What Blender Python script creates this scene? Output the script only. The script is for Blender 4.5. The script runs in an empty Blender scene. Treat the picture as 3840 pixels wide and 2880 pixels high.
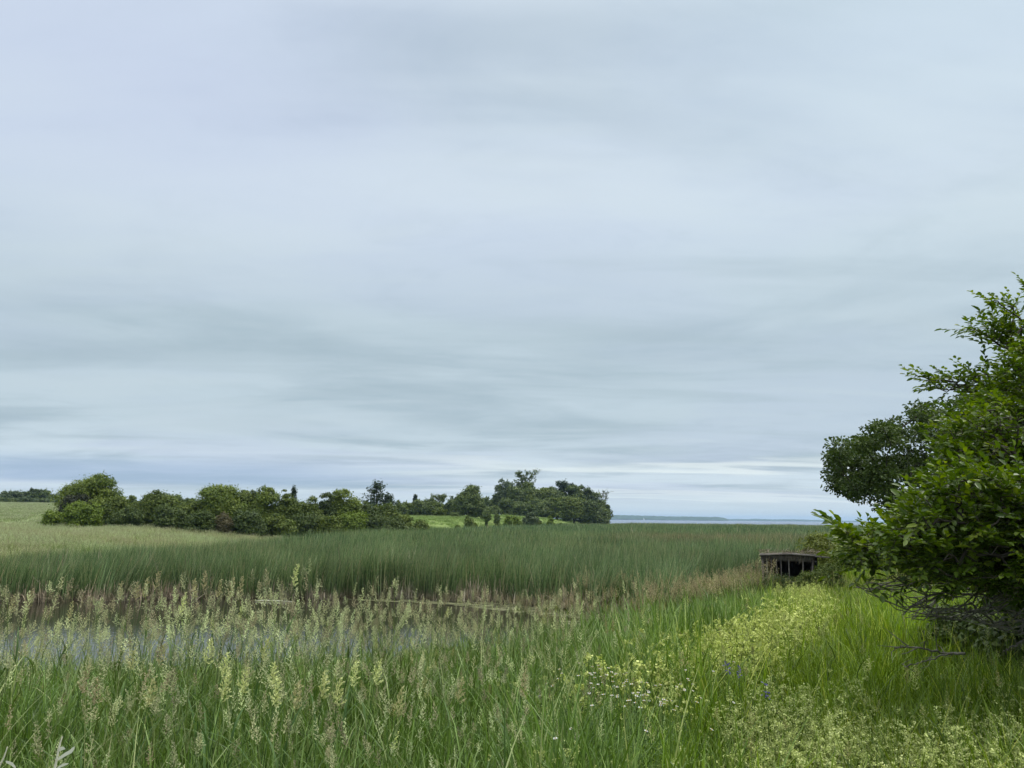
import bpy, math, random
import numpy as np
from mathutils import Matrix, Vector
R = math.radians
rng = np.random.default_rng(7)
random.seed(7)
scene = bpy.context.scene
COL = scene.collection

# ------------------------------------------------------------------ camera
EYE = np.array([0.0, 0.0, 4.0])
PITCH, ROLL, FPX = R(9.88), R(0.6), 2884.0
MR = Matrix.Rotation(R(90) + PITCH, 4, 'X') @ Matrix.Rotation(ROLL, 4, 'Z')
cd = bpy.data.cameras.new('camera'); cam = bpy.data.objects.new('camera', cd); COL.objects.link(cam)
cd.sensor_width = 36.0; cd.lens = 36.0 * FPX / 3840.0; cd.clip_start = 0.05; cd.clip_end = 40000
cam.matrix_world = Matrix.Translation(EYE) @ MR
scene.camera = cam
M3 = np.array(MR.to_3x3())
def pt(px, py, Y):
    """world point seen at photo pixel (3840 wide) at depth Y"""
    d = M3 @ np.array([(px - 1920) / FPX, -(py - 1440) / FPX, -1.0])
    return EYE + d * (Y / d[1])

# ------------------------------------------------------------------ light
SUN_EL, SUN_AZ = R(50), R(78)      # soft, through cloud, from the right
w = bpy.data.worlds.new('World'); scene.world = w; w.use_nodes = True
nt = w.node_tree; N = nt.nodes; L = nt.links
for n in list(N): N.remove(n)
def nd(tree, typ, **kw):
    n = tree.nodes.new(typ)
    for k, v in kw.items():
        if k.startswith('i_'):
            key = k[2:]; key = int(key) if key.isdigit() else key.replace('_', ' ')
            n.inputs[key].default_value = v
        else: setattr(n, k, v)
    return n
out = nd(nt, 'ShaderNodeOutputWorld'); bg = nd(nt, 'ShaderNodeBackground'); bg.inputs['Strength'].default_value = 0.1
sky = nd(nt, 'ShaderNodeTexSky'); sky.sky_type = 'NISHITA'; sky.sun_disc = False
sky.sun_elevation = SUN_EL; sky.sun_rotation = SUN_AZ
tc = nd(nt, 'ShaderNodeTexCoord'); sep = nd(nt, 'ShaderNodeSeparateXYZ'); L.new(tc.outputs['Generated'], sep.inputs[0])
def mth(op, a, b=None, c=None, clamp=False):
    n = nd(nt, 'ShaderNodeMath', operation=op); n.use_clamp = clamp
    for i, v in enumerate((a, b, c)):
        if v is None: continue
        if isinstance(v, (int, float)): n.inputs[i].default_value = v
        else: L.new(v, n.inputs[i])
    return n.outputs[0]
def vmix(f, a, b):
    n = nd(nt, 'ShaderNodeMix', data_type='RGBA')
    for i, v in ((0, f), (6, a), (7, b)):
        if isinstance(v, (int, float)): n.inputs[i].default_value = v
        elif isinstance(v, tuple): n.inputs[i].default_value = (*v, 1)
        else: L.new(v, n.inputs[i])
    return n.outputs[2]
def mapr(v, a, b, c=0.0, d=1.0, smooth=True):
    n = nd(nt, 'ShaderNodeMapRange'); n.interpolation_type = 'SMOOTHSTEP' if smooth else 'LINEAR'
    L.new(v, n.inputs[0])
    for i, x in enumerate((a, b, c, d)): n.inputs[i + 1].default_value = x
    return n.outputs[0]
Z = mth('MAXIMUM', sep.outputs[2], 0.0)
zz = mth('ADD', Z, 0.06)
cx = mth('DIVIDE', sep.outputs[0], zz); cy = mth('DIVIDE', sep.outputs[1], zz)
comb = nd(nt, 'ShaderNodeCombineXYZ'); L.new(cx, comb.inputs[0]); L.new(cy, comb.inputs[1])
def cloud(sx, sy, rot, scale, detail, off=0.0, rough=0.5, dist=0.0):
    mp = nd(nt, 'ShaderNodeMapping'); L.new(comb.outputs[0], mp.inputs[0])
    mp.inputs['Scale'].default_value = (sx, sy, 1); mp.inputs['Rotation'].default_value = (0, 0, rot); mp.inputs['Location'].default_value = (off, off * .7, off * .3)
    t = nd(nt, 'ShaderNodeTexNoise'); L.new(mp.outputs[0], t.inputs[0])
    t.inputs['Scale'].default_value = scale; t.inputs['Detail'].default_value = detail; t.inputs['Roughness'].default_value = rough; t.inputs['Distortion'].default_value = dist
    return t.outputs[0]
c1 = cloud(0.6, 1.0, R(-16), 0.75, 7.0, 3.1, 0.55, 0.5)       # broad banks
c2 = cloud(0.36, 1.25, R(-9), 0.95, 5.0, 9.7, 0.52, 0.3)      # streaks
c3 = cloud(0.9, 1.0, R(20), 0.45, 3.0, 21.0)         # hue patches
c4 = cloud(0.8, 1.0, R(-25), 2.6, 8.0, 5.0, 0.6, 0.6)         # fine ragged texture
# colours are radiance x10 (strength 0.1)
grey = (3.0, 3.8, 4.4); pale = (4.75, 5.6, 6.2); lav = (4.2, 4.8, 6.1)
base = vmix(mapr(c1, 0.36, 0.60), grey, pale)
base = vmix(mapr(c3, 0.45, 0.62, 0.0, 0.5), base, lav)
base = vmix(mapr(c4, 0.35, 0.65, 0.0, 0.22), base, (4.9, 5.6, 6.0)); base = vmix(mapr(c4, 0.5, 0.3, 0.0, 0.2), base, (3.1, 3.75, 4.2))
streak = mapr(c2, 0.5, 0.68, 0.0, 0.6)
base = vmix(streak, base, (5.1, 5.85, 6.3))
dark = mapr(c2, 0.5, 0.33, 0.0, 0.5)
base = vmix(dark, base, (2.9, 3.65, 4.15))
# greyer from the middle down, brighter again overhead
mid = mth('MULTIPLY', mapr(Z, 0.40, 0.22), mapr(Z, 0.05, 0.12)); base = vmix(mth('MULTIPLY', mid, 0.45), base, (3.1, 3.95, 4.4))
# close above the horizon: a slaty band on the left, pale strips low down
hz = mapr(Z, 0.030, 0.040); hz2 = mapr(Z, 0.075, 0.05)
left = mapr(sep.outputs[0], 0.02, -0.35)
band = mth('MULTIPLY', mth('MULTIPLY', hz, hz2), left)
base = vmix(mth('MULTIPLY', band, 0.6), base, (2.6, 3.6, 5.0))
low = mapr(Z, 0.04, 0.015)
base = vmix(mth('MULTIPLY', low, 0.8), base, (4.9, 5.7, 6.05))
wob = mth('MULTIPLY', mth('SUBTRACT', c2, 0.5), 0.06)
tilt = mth('ADD', mth('ADD', Z, mth('MULTIPLY', sep.outputs[0], 0.016)), wob)
rt = mapr(sep.outputs[0], -0.3, 0.15)
s1 = mth('MULTIPLY', mapr(tilt, 0.060, 0.066), mapr(tilt, 0.078, 0.068)); s2 = mth('MULTIPLY', mapr(tilt, 0.030, 0.034), mapr(tilt, 0.044, 0.036))
base = vmix(mth('MULTIPLY', mth('MULTIPLY', s1, rt), 0.7), base, (6.3, 6.9, 6.9))
base = vmix(mth('MULTIPLY', mth('MULTIPLY', s2, rt), 0.6), base, (6.0, 6.6, 6.7))
base = vmix(mth('MULTIPLY', mth('MULTIPLY', mapr(sep.outputs[0], 0.05, -0.4), mapr(Z, 0.28, 0.5)), 0.55), base, (4.25, 4.8, 6.2))
base = vmix(mth('MULTIPLY', mth('MULTIPLY', mapr(sep.outputs[0], 0.0, 0.45), mapr(Z, 0.3, 0.55)), 0.5), base, (4.9, 5.9, 6.5))
# brighter cloud overhead, as every overcast sky has
zen = mapr(Z, 0.55, 0.9)
base = vmix(zen, base, (19.0, 19.6, 19.6))
final = vmix(0.03, base, sky.outputs[0])
L.new(final, bg.inputs['Color']); L.new(bg.outputs[0], out.inputs[0])
sd = bpy.data.lights.new('sun', 'SUN'); sd.energy = 1.5; sd.angle = R(24); sd.color = (1.0, 0.96, 0.9)
so = bpy.data.objects.new('sun', sd); COL.objects.link(so)
sv = Vector((math.sin(SUN_AZ) * math.cos(SUN_EL), math.cos(SUN_AZ) * math.cos(SUN_EL), math.sin(SUN_EL)))
so.rotation_euler = sv.to_track_quat('Z', 'Y').to_euler()
vs = scene.view_settings; scene.display_settings.display_device = 'sRGB'
vs.view_transform = 'Standard'; vs.look = 'None'; vs.gamma = 1; vs.exposure = 0.45
try:
    scene.cycles.max_bounces = 6; scene.cycles.diffuse_bounces = 3; scene.cycles.glossy_bounces = 3
    scene.cycles.transmission_bounces = 3; scene.cycles.transparent_max_bounces = 6; scene.cycles.volume_bounces = 0
    scene.cycles.use_denoising = True; scene.cycles.denoiser = 'OPENIMAGEDENOISE'; scene.cycles.denoising_prefilter = 'ACCURATE'
except Exception: pass

# ------------------------------------------------------------------ helpers
def tag(o, label=None, cat=None, group=None, kind=None):
    if label: o['label'] = label
    if cat: o['category'] = cat
    if group: o['group'] = group
    if kind: o['kind'] = kind
    return o
class MB:
    def __init__(s): s.v = []; s.q = []; s.t3 = []; s.r = []; s.a = []; s.n = 0
    def add(s, v, quads=None, tris=None, r=0.5, a=0.5):
        v = np.asarray(v, float).reshape(-1, 3); k = len(v)
        s.v.append(v)
        if quads is not None and len(quads): s.q.append(np.asarray(quads, np.int64) + s.n)
        if tris is not None and len(tris): s.t3.append(np.asarray(tris, np.int64) + s.n)
        s.r.append(np.broadcast_to(np.asarray(r, float), (k,)).copy()); s.a.append(np.broadcast_to(np.asarray(a, float), (k,)).copy())
        s.n += k
    def mesh(s, name, smooth=True):
        V = np.concatenate(s.v); q = np.concatenate(s.q) if s.q else np.zeros((0, 4), np.int64); t = np.concatenate(s.t3) if s.t3 else np.zeros((0, 3), np.int64)
        me = bpy.data.meshes.new(name); me.vertices.add(len(V)); me.vertices.foreach_set('co', V.astype(np.float32).ravel())
        loops = np.concatenate([q.ravel(), t.ravel()]); me.loops.add(len(loops)); me.loops.foreach_set('vertex_index', loops.astype(np.int32))
        st = np.concatenate([np.arange(len(q)) * 4, len(q) * 4 + np.arange(len(t)) * 3])
        me.polygons.add(len(st)); me.polygons.foreach_set('loop_start', st.astype(np.int32))
        me.update(calc_edges=True)
        for nm, arr in (('rnd', s.r), ('along', s.a)):
            at = me.attributes.new(nm, 'FLOAT', 'POINT'); at.data.foreach_set('value', np.concatenate(arr).astype(np.float32))
        if smooth: me.polygons.foreach_set('use_smooth', np.ones(len(st), bool))
        me.validate(); me.update()
        return me
    def build(s, name, mat, parent=None, link=True, smooth=True, loc=None):
        me = s.mesh(name, smooth); me.materials.append(mat)
        o = bpy.data.objects.new(name, me)
        if link: COL.objects.link(o)
        if parent is not None: o.parent = parent
        if loc is not None: o.location = loc
        return o
def empty(name, loc):
    o = bpy.data.objects.new(name, None); o.empty_display_size = 0.3; o.location = loc; COL.objects.link(o); return o
def unit(v):
    v = np.asarray(v, float); return v / (np.linalg.norm(v, axis=-1, keepdims=True) + 1e-9)
def ribbon(mb, P, Wd, side, r, a0=0.0, a1=1.0):
    """flat tapered strip along points P (k,3) with widths Wd and side vector"""
    k = len(P); side = np.asarray(side)
    v = np.empty((k * 2, 3)); v[0::2] = P - side * Wd[:, None] / 2; v[1::2] = P + side * Wd[:, None] / 2
    i = np.arange(k - 1) * 2
    mb.add(v, quads=np.stack([i, i + 1, i + 3, i + 2], 1), r=r, a=np.repeat(np.linspace(a0, a1, k), 2))
def tube(mb, P, rad, n=5, r=0.5, a=None):
    P = np.asarray(P, float); k = len(P); rad = np.broadcast_to(rad, (k,))
    T = unit(np.gradient(P, axis=0)); up = np.array([0.31, 0.17, 0.93]); 
    A = unit(np.cross(T, up)); B = np.cross(T, A)
    th = np.arange(n) * 2 * math.pi / n
    v = P[:, None, :] + rad[:, None, None] * (np.cos(th)[None, :, None] * A[:, None, :] + np.sin(th)[None, :, None] * B[:, None, :])
    i = np.arange(k - 1)[:, None] * n + np.arange(n)[None, :]; j = np.arange(k - 1)[:, None] * n + (np.arange(n)[None, :] + 1) % n
    q = np.stack([i, j, j + n, i + n], -1).reshape(-1, 4)
    al = np.repeat(np.linspace(0, 1, k), n) if a is None else a
    mb.add(v.reshape(-1, 3), quads=q, r=r, a=al)
def edges_tubes(mb, A, B, ra, rb, n=4, r=0.5):
    A = np.asarray(A); B = np.asarray(B); m = len(A)
    if m == 0: return
    T = unit(B - A); u = np.where(np.abs(T[:, 2:3]) > .9, np.array([[1., 0, 0]]), np.array([[0, 0, 1.]]))
    X = unit(np.cross(T, u)); Yv = np.cross(T, X); th = np.arange(n) * 2 * math.pi / n
    ring = np.cos(th)[None, :, None] * X[:, None] + np.sin(th)[None, :, None] * Yv[:, None]
    v = np.concatenate([A[:, None] + ring * np.asarray(ra)[:, None, None], B[:, None] + ring * np.asarray(rb)[:, None, None]], 1)
    b = np.arange(m)[:, None] * 2 * n; i = np.arange(n)[None]; j = (i + 1) % n
    mb.add(v.reshape(-1, 3), quads=np.stack([b + i, b + j, b + j + n, b + i + n], -1).reshape(-1, 4), r=r)
def box(mb, c, s, rz=0.0, r=0.5, ry=0.0):
    c = np.array(c, float); s = np.array(s, float) / 2
    v = np.array([[x, y, z] for x in (-1, 1) for y in (-1, 1) for z in (-1, 1)], float) * s
    cy_, sy_ = math.cos(ry), math.sin(ry); v = v @ np.array([[cy_, 0, sy_], [0, 1, 0], [-sy_, 0, cy_]]).T
    c_, s_ = math.cos(rz), math.sin(rz); v = v @ np.array([[c_, -s_, 0], [s_, c_, 0], [0, 0, 1]]).T + c
    mb.add(v, quads=[[0, 1, 3, 2], [4, 6, 7, 5], [0, 4, 5, 1], [2, 3, 7, 6], [0, 2, 6, 4], [1, 5, 7, 3]], r=r)
def leaves(mb, P, D, Nn, Ls, Ws, r, droop=0.15):
    """pointed oval leaves: base P, direction D, normal Nn"""
    P = np.asarray(P); m = len(P); D = unit(D); S = unit(np.cross(D, Nn)); U = np.cross(S, D)
    Ls = np.broadcast_to(Ls, (m,))[:, None]; Ws = np.broadcast_to(Ws, (m,))[:, None]
    f = 0.22
    v = np.stack([P, P + D * Ls * .32 - S * Ws * .42 + U * Ws * f, P + D * Ls * .7 - S * Ws * .4 + U * Ws * f - U * Ls * droop * .5, P + D * Ls - U * Ls * droop,
                  P + D * Ls * .7 + S * Ws * .4 + U * Ws * f - U * Ls * droop * .5, P + D * Ls * .32 + S * Ws * .42 + U * Ws * f], 1)
    b = np.arange(m) * 6
    q = np.concatenate([np.stack([b, b + 1, b + 2, b + 3], 1), np.stack([b, b + 3, b + 4, b + 5], 1)])
    mb.add(v.reshape(-1, 3), quads=q, r=np.repeat(np.broadcast_to(r, (m,)), 6), a=np.tile([0, .3, .7, 1, .7, .3], m))
def cards(mb, P, Nn, size, r):
    """small ragged leaf clumps: one bent quad each"""
    P = np.asarray(P); m = len(P); Nn = unit(Nn); t = unit(rng.normal(size=(m, 3))); X = unit(np.cross(Nn, t)); Yv = np.cross(Nn, X)
    s = np.broadcast_to(size, (m,))[:, None]; sx = s * rng.uniform(.35, .65, (m, 1)); sy = s * rng.uniform(.25, .5, (m, 1))
    v = np.stack([P - X * sx, P - Yv * sy + Nn * sx * .25, P + X * sx, P + Yv * sy + Nn * sx * .25], 1)
    b = np.arange(m) * 4
    mb.add(v.reshape(-1, 3), quads=np.stack([b, b + 1, b + 2, b + 3], 1), r=np.repeat(np.broadcast_to(r, (m,)), 4))

# ------------------------------------------------------------------ materials
def mat(name):
    m = bpy.data.materials.new(name); m.use_nodes = True; t = m.node_tree
    for n in list(t.nodes): t.nodes.remove(n)
    return m, t, nd(t, 'ShaderNodeOutputMaterial')
def ramp(t, fac, stops):
    n = nd(t, 'ShaderNodeValToRGB'); t.links.new(fac, n.inputs[0]); e = n.color_ramp.elements
    while len(e) < len(stops): e.new(0.5)
    for k, (p, c) in enumerate(stops): e[k].position = p; e[k].color = (*c, 1)
    return n.outputs[0]
def veg(name, stops, base=None, tint=False, trans=0.3, rough=0.55, base_at=(0.0, 0.35), spec=0.25, tip=None, tip_at=(0.7, 0.9)):
    """leaf or blade material: colour by its own random value, by position along the blade, by a tint of its clump"""
    m, t, o = mat(name); l = t.links
    a = nd(t, 'ShaderNodeAttribute', attribute_name='rnd')
    c = ramp(t, a.outputs['Fac'], stops)
    def mix(f, x, y):
        n = nd(t, 'ShaderNodeMix', data_type='RGBA'); l.new(f, n.inputs[0])
        for i, v in ((6, x), (7, y)):
            if isinstance(v, tuple): n.inputs[i].default_value = (*v, 1)
            else: l.new(v, n.inputs[i])
        return n.outputs[2]
    al = nd(t, 'ShaderNodeAttribute', attribute_name='along')
    if tint:
        ti = nd(t, 'ShaderNodeAttribute', attribute_name='tint'); ti.attribute_type = 'INSTANCER'
        n = nd(t, 'ShaderNodeMix', data_type='RGBA', blend_type='MULTIPLY'); n.inputs[0].default_value = 1
        l.new(c, n.inputs[6]); l.new(ti.outputs['Color'], n.inputs[7]); c = n.outputs[2]
    if base:
        mr = nd(t, 'ShaderNodeMapRange'); l.new(al.outputs['Fac'], mr.inputs[0]); mr.inputs[1].default_value = base_at[1]; mr.inputs[2].default_value = base_at[0]
        c = mix(mr.outputs[0], c, base)
    if tip:
        mr = nd(t, 'ShaderNodeMapRange'); l.new(al.outputs['Fac'], mr.inputs[0]); mr.inputs[1].default_value = tip_at[0]; mr.inputs[2].default_value = tip_at[1]
        c = mix(mr.outputs[0], c, tip)
    p = nd(t, 'ShaderNodeBsdfPrincipled'); l.new(c, p.inputs['Base Color']); p.inputs['Roughness'].default_value = rough; p.inputs['Specular IOR Level'].default_value = spec
    tr = nd(t, 'ShaderNodeBsdfTranslucent'); hs = nd(t, 'ShaderNodeHueSaturation'); hs.inputs['Saturation'].default_value = 1.15; hs.inputs['Value'].default_value = 1.1; l.new(c, hs.inputs['Color']); l.new(hs.outputs[0], tr.inputs[0])
    ms = nd(t, 'ShaderNodeMixShader'); ms.inputs[0].default_value = trans; l.new(p.outputs[0], ms.inputs[1]); l.new(tr.outputs[0], ms.inputs[2]); l.new(ms.outputs[0], o.inputs[0])
    return m
def solid(name, c1, c2, scale=6.0, rough=0.85, stretch=(1, 1, 1), bump=0.3, spec=0.3):
    m, t, o = mat(name); l = t.links; tcn = nd(t, 'ShaderNodeTexCoord'); mp = nd(t, 'ShaderNodeMapping'); mp.inputs['Scale'].default_value = stretch
    l.new(tcn.outputs['Object'], mp.inputs[0]); ns = nd(t, 'ShaderNodeTexNoise'); ns.inputs['Scale'].default_value = scale; ns.inputs['Detail'].default_value = 6; l.new(mp.outputs[0], ns.inputs[0])
    c = ramp(t, ns.outputs[0], [(0.3, c1), (0.7, c2)])
    p = nd(t, 'ShaderNodeBsdfPrincipled'); l.new(c, p.inputs['Base Color']); p.inputs['Roughness'].default_value = rough; p.inputs['Specular IOR Level'].default_value = spec
    b = nd(t, 'ShaderNodeBump'); b.inputs['Strength'].default_value = bump; b.inputs['Distance'].default_value = 0.02; l.new(ns.outputs[0], b.inputs['Height']); l.new(b.outputs[0], p.inputs['Normal'])
    l.new(p.outputs[0], o.inputs[0]); return m
BARK = solid('bark', (0.035, 0.028, 0.022), (0.10, 0.085, 0.07), 9, .9, (1, 1, .25))
DEADWOOD = solid('dead_wood', (0.085, 0.075, 0.06), (0.22, 0.20, 0.175), 14, .9)
PALETTE = {
 'yg': [(0, (.065, .108, .02)), (.5, (.125, .175, .036)), (1, (.20, .25, .06))],
 'g': [(0, (.052, .082, .018)), (.5, (.10, .142, .032)), (1, (.16, .20, .055))],
 'br': [(0, (.07, .115, .016)), (.5, (.12, .18, .026)), (1, (.18, .245, .045))],
 'dk': [(0, (.034, .056, .018)), (.5, (.064, .098, .030)), (1, (.11, .148, .05))],
 'cn': [(0, (.018, .036, .018)), (.5, (.032, .056, .028)), (1, (.055, .085, .045))],
 'gy': [(0, (.05, .08, .05)), (.5, (.085, .12, .07)), (1, (.13, .17, .10))],
 'pu': [(0, (.016, .022, .014)), (.5, (.028, .036, .024)), (1, (.05, .055, .04))],
 'bn': [(0, (.07, .07, .04)), (.5, (.11, .10, .065)), (1, (.16, .14, .10))],
 'fo': [(0, (.06, .09, .035)), (.5, (.105, .148, .055)), (1, (.16, .205, .09))],
 'yw': [(0, (.09, .12, .02)), (.5, (.15, .18, .035)), (1, (.21, .24, .06))],
}
FOL = {k: veg('foliage_' + k, v, trans=.22) for k, v in {k_: [(p_, (c_[0] * 1.05, c_[1] * 1.02, c_[2] * .72)) for p_, c_ in v_] for k_, v_ in PALETTE.items()}.items()}

# ------------------------------------------------------------------ terrain
SHORE = np.array([(-900, -40), (-200, 8), (-60, 16), (-30, 18.3), (-10, 19.5), (0, 21.5), (3, 25.5), (5.2, 29), (7.0, 33), (10, 42), (14, 50), (22, 62), (35, 80), (80, 96), (200, 130), (900, 300), (9000, 2500)], float)
POND = np.array([(-90, 31), (-60, 33), (-25, 35.4), (-18, 37.2), (-12.5, 38.6), (-9, 38.3), (-5.8, 39.4), (-3, 38.2), (-.3, 38), (2.2, 35.6), (4.4, 34.2), (6.2, 31.5), (5.2, 29.3), (3, 25.8), (0, 21.9), (-10, 19.9), (-30, 18.8), (-60, 16.5), (-90, 15)], float)
def seg_dist(P, poly, closed=False):
    A = poly if closed else poly[:-1]; B = np.roll(poly, -1, 0) if closed else poly[1:]
    best = np.full(len(P), 1e9); sgn = np.ones(len(P))
    for a, b in zip(A, B):
        ab = b - a; ap = P - a; t = np.clip((ap @ ab) / (ab @ ab), 0, 1); d = np.linalg.norm(ap - t[:, None] * ab, axis=1)
        s = np.sign(ab[0] * ap[:, 1] - ab[1] * ap[:, 0]); m = d < best - 1e-7
        best = np.where(m, d, best); sgn = np.where(m, s, sgn)
    return best, sgn
def inside(P, poly):
    x, y = P[:, 0], P[:, 1]; c = np.zeros(len(P), bool); n = len(poly)
    for i in range(n):
        (x1, y1), (x2, y2) = poly[i], poly[(i + 1) % n]
        m = ((y1 > y) != (y2 > y)); c ^= m & (x < (x2 - x1) * (y - y1) / (y2 - y1 + 1e-12) + x1)
    return c
def ss(t): t = np.clip(t, 0, 1); return t * t * (3 - 2 * t)
def vnoise(x, y, s, seed=0):
    x = x / s + seed * 17.31; y = y / s - seed * 9.77
    def h(i, j): v = np.sin(i * 127.1 + j * 311.7 + seed * 74.7) * 43758.5453; return v - np.floor(v)
    i, j = np.floor(x), np.floor(y); u, v = ss(x - i), ss(y - j)
    return (h(i, j) * (1 - u) + h(i + 1, j) * u) * (1 - v) + (h(i, j + 1) * (1 - u) + h(i + 1, j + 1) * u) * v
def fbm(x, y, s, seed=0): return .5 * vnoise(x, y, s, seed) + .3 * vnoise(x, y, s / 2.1, seed + 1) + .2 * vnoise(x, y, s / 4.3, seed + 2)
XB_Y = np.array([30, 40, 60, 85, 110, 120, 174, 240, 300, 340, 500])
XB_X = np.array([-33, -27.5, -23, -19, -13, -11, -2, 12, 42, 48, 40])
def xb(y): return np.interp(y, XB_Y, XB_X)
def bank_s(x, y):
    P = np.stack([np.ravel(x), np.ravel(y)], 1); d, s = seg_dist(P, SHORE); return (-d * s).reshape(np.shape(x))
def hill_t(x, y):
    return (xb(y) - x) / np.interp(y, [40, 60, 90, 120, 170, 300], [9, 16, 27, 24, 19, 20])
def height(x, y):
    x = np.asarray(x, float); y = np.asarray(y, float)
    s = bank_s(x, y)
    Wd = np.interp(x, [-6, -1, 3, 8], [20, 17, 11, 6.5])
    hc = np.interp(y, [-20, 6, 9, 14, 20, 28, 45, 100, 400], [2.45, 2.4, 2.2, 1.95, 1.6, 1.35, 1.2, 1.4, 2.5])
    hb = hc * ss(s / Wd)
    yb = np.interp(y, [30, 42, 60, 100, 250, 300, 420, 3000, 9000], [0, .5, 1.15, 2.15, 6.4, 7.4, 6.0, 5, 5])
    ym = np.interp(y, [30, 42, 60, 100, 120, 150, 200, 250, 300, 420, 3000, 9000], [0, .5, 1.15, 1.9, 2.0, 2.5, 3.4, 4.5, 3.2, 2.5, 2, 2]); bl = ss((x + 100) / 45); yb = yb * (1 - bl) + ym * bl
    hh = yb * ss(hill_t(x, y)) * (y > 30)
    h = 0.05 + np.where(s > 0, hb, hh)
    h += (fbm(x, y, 3.0, 5) - .5) * .12 * ss((np.hypot(x, y) - 1) / 4) * ss((h - .05) / .5)
    xs_ = np.interp(y, [5, 8, 14, 27], [.2, 1.7, 4.8, 9.8]); h = h + np.where(s > 0, .32 * ss((x - xs_ - .2) / 2.2) * ss((y - 6.5) / 4) * ss((26 - y) / 8), 0)
    P = np.stack([x.ravel(), y.ravel()], 1); d, _ = seg_dist(P, POND, True); ins = inside(P, POND)
    sd_ = np.where(ins, d, -d).reshape(x.shape)
    h = np.where(sd_ > -.25, np.minimum(h, .05 - .7 * ss((sd_ + .25) / 1.4)), h)
    lake = ss((y - (346 + 10 * fbm(x, y * 0, 30, 3))) / 6) * ss((x + 20) / 40 )
    lake = np.where(s > 0, 0, lake)
    return h * (1 - lake) - 3 * lake
def gh(x, y): return float(height(np.array([x]), np.array([y]))[0])

def surf(px, py, hh, d0=2.5, d1=60):
    """where the line of sight through a photo pixel comes down to hh above the ground"""
    D = np.linspace(d0, d1, 900); a = pt(px, py, 1.0) - EYE; P = EYE + a * D[:, None]; e = P[:, 2] - height(P[:, 0], P[:, 1]) - hh
    k = np.argmax(e < 0) if (e < 0).any() else len(D) - 1
    return P[k]
def make_ground():
    nr, na = 330, 560
    rad = np.concatenate([[0.0], 0.6 * (12000 / 0.6) ** (np.linspace(0, 1, nr))])
    # finer angular steps inside the view
    az = np.concatenate([np.linspace(-46, 46, 430, endpoint=False), np.linspace(46, 314, na - 430, endpoint=False)]); az = np.radians(az)
    X = rad[:, None] * np.sin(az)[None]; Y = rad[:, None] * np.cos(az)[None]
    H = height(X, Y)
    # curve down gently beyond the near kilometres: below the lake's far edge
    nR = len(rad); nA = len(az)
    V = np.stack([X, Y, H], -1).reshape(-1, 3)
    i = np.arange(nR - 1)[:, None] * nA + np.arange(nA)[None]; j = np.arange(nR - 1)[:, None] * nA + (np.arange(nA)[None] + 1) % nA
    q = np.stack([i, i + nA, j + nA, j], -1).reshape(-1, 4)
    mb = MB(); mb.add(V, quads=q)
    x, y = V[:, 0], V[:, 1]; h = V[:, 2]
    s = bank_s(x, y); ht = hill_t(x, y)
    soil = np.array([.045, .040, .022]); mud = np.array([.05, .04, .028]); mead = np.array([.24, .28, .11]); bright = np.array([.17, .23, .075]); field = np.array([.22, .27, .13]); marsh = np.array([.04, .075, .035]); lawn = np.array([.04, .07, .015])
    C = np.tile(mud, (len(V), 1))
    def put(m, c): 
        nonlocal C
        C = C * (1 - m[:, None]) + c * m[:, None]
    put(ss((y - 80) / 60) * (s < 0), marsh)
    mm = ss((ht + .05) / .25) * (s < 0) * (y > 34)
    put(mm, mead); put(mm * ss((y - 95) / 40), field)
    pxr = x / np.maximum(y, 1)
    put(mm * ss((pxr + .20) / .05) * ss((y - 125) / 20), bright)
    put(ss(s / 1.2) * (s > 0), lawn)
    me = mb.mesh('ground'); at = me.attributes.new('zone', 'FLOAT_COLOR', 'POINT')
    at.data.foreach_set('color', np.concatenate([C, np.ones((len(C), 1))], 1).astype(np.float32).ravel())
    m, t, o = mat('ground'); l = t.links
    a = nd(t, 'ShaderNodeAttribute', attribute_name='zone'); tcn = nd(t, 'ShaderNodeTexCoord')
    n1 = nd(t, 'ShaderNodeTexNoise'); n1.inputs['Scale'].default_value = .12; n1.inputs['Detail'].default_value = 8; n1.inputs['Roughness'].default_value = .6
    mp = nd(t, 'ShaderNodeMapping'); mp.inputs['Scale'].default_value = (.35, 1, 1); l.new(tcn.outputs['Object'], mp.inputs[0]); l.new(mp.outputs[0], n1.inputs[0])
    n2 = nd(t, 'ShaderNodeTexNoise'); n2.inputs['Scale'].default_value = 3.0; n2.inputs['Detail'].default_value = 6; l.new(tcn.outputs['Object'], n2.inputs[0])
    g1 = ramp(t, n1.outputs[0], [(.3, (.72, .70, .66)), (.7, (1.25, 1.22, 1.15))]); g2 = ramp(t, n2.outputs[0], [(.3, (.7, .7, .7)), (.7, (1.25, 1.25, 1.2))])
    mx = nd(t, 'ShaderNodeMix', data_type='RGBA', blend_type='MULTIPLY'); mx.inputs[0].default_value = 1; l.new(a.outputs['Color'], mx.inputs[6]); l.new(g1, mx.inputs[7])
    mx2 = nd(t, 'ShaderNodeMix', data_type='RGBA', blend_type='MULTIPLY'); mx2.inputs[0].default_value = 1; l.new(mx.outputs[2], mx2.inputs[6]); l.new(g2, mx2.inputs[7])
    p = nd(t, 'ShaderNodeBsdfPrincipled'); p.inputs['Roughness'].default_value = .95; p.inputs['Specular IOR Level'].default_value = .1; l.new(mx2.outputs[2], p.inputs['Base Color'])
    b = nd(t, 'ShaderNodeBump'); b.inputs['Strength'].default_value = .6; b.inputs['Distance'].default_value = .15; l.new(n2.outputs[0], b.inputs['Height']); l.new(b.outputs[0], p.inputs['Normal']); l.new(p.outputs[0], o.inputs[0])
    me.materials.append(m); ob = bpy.data.objects.new('ground', me); COL.objects.link(ob); tag(ob, kind='structure')
make_ground()

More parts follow.
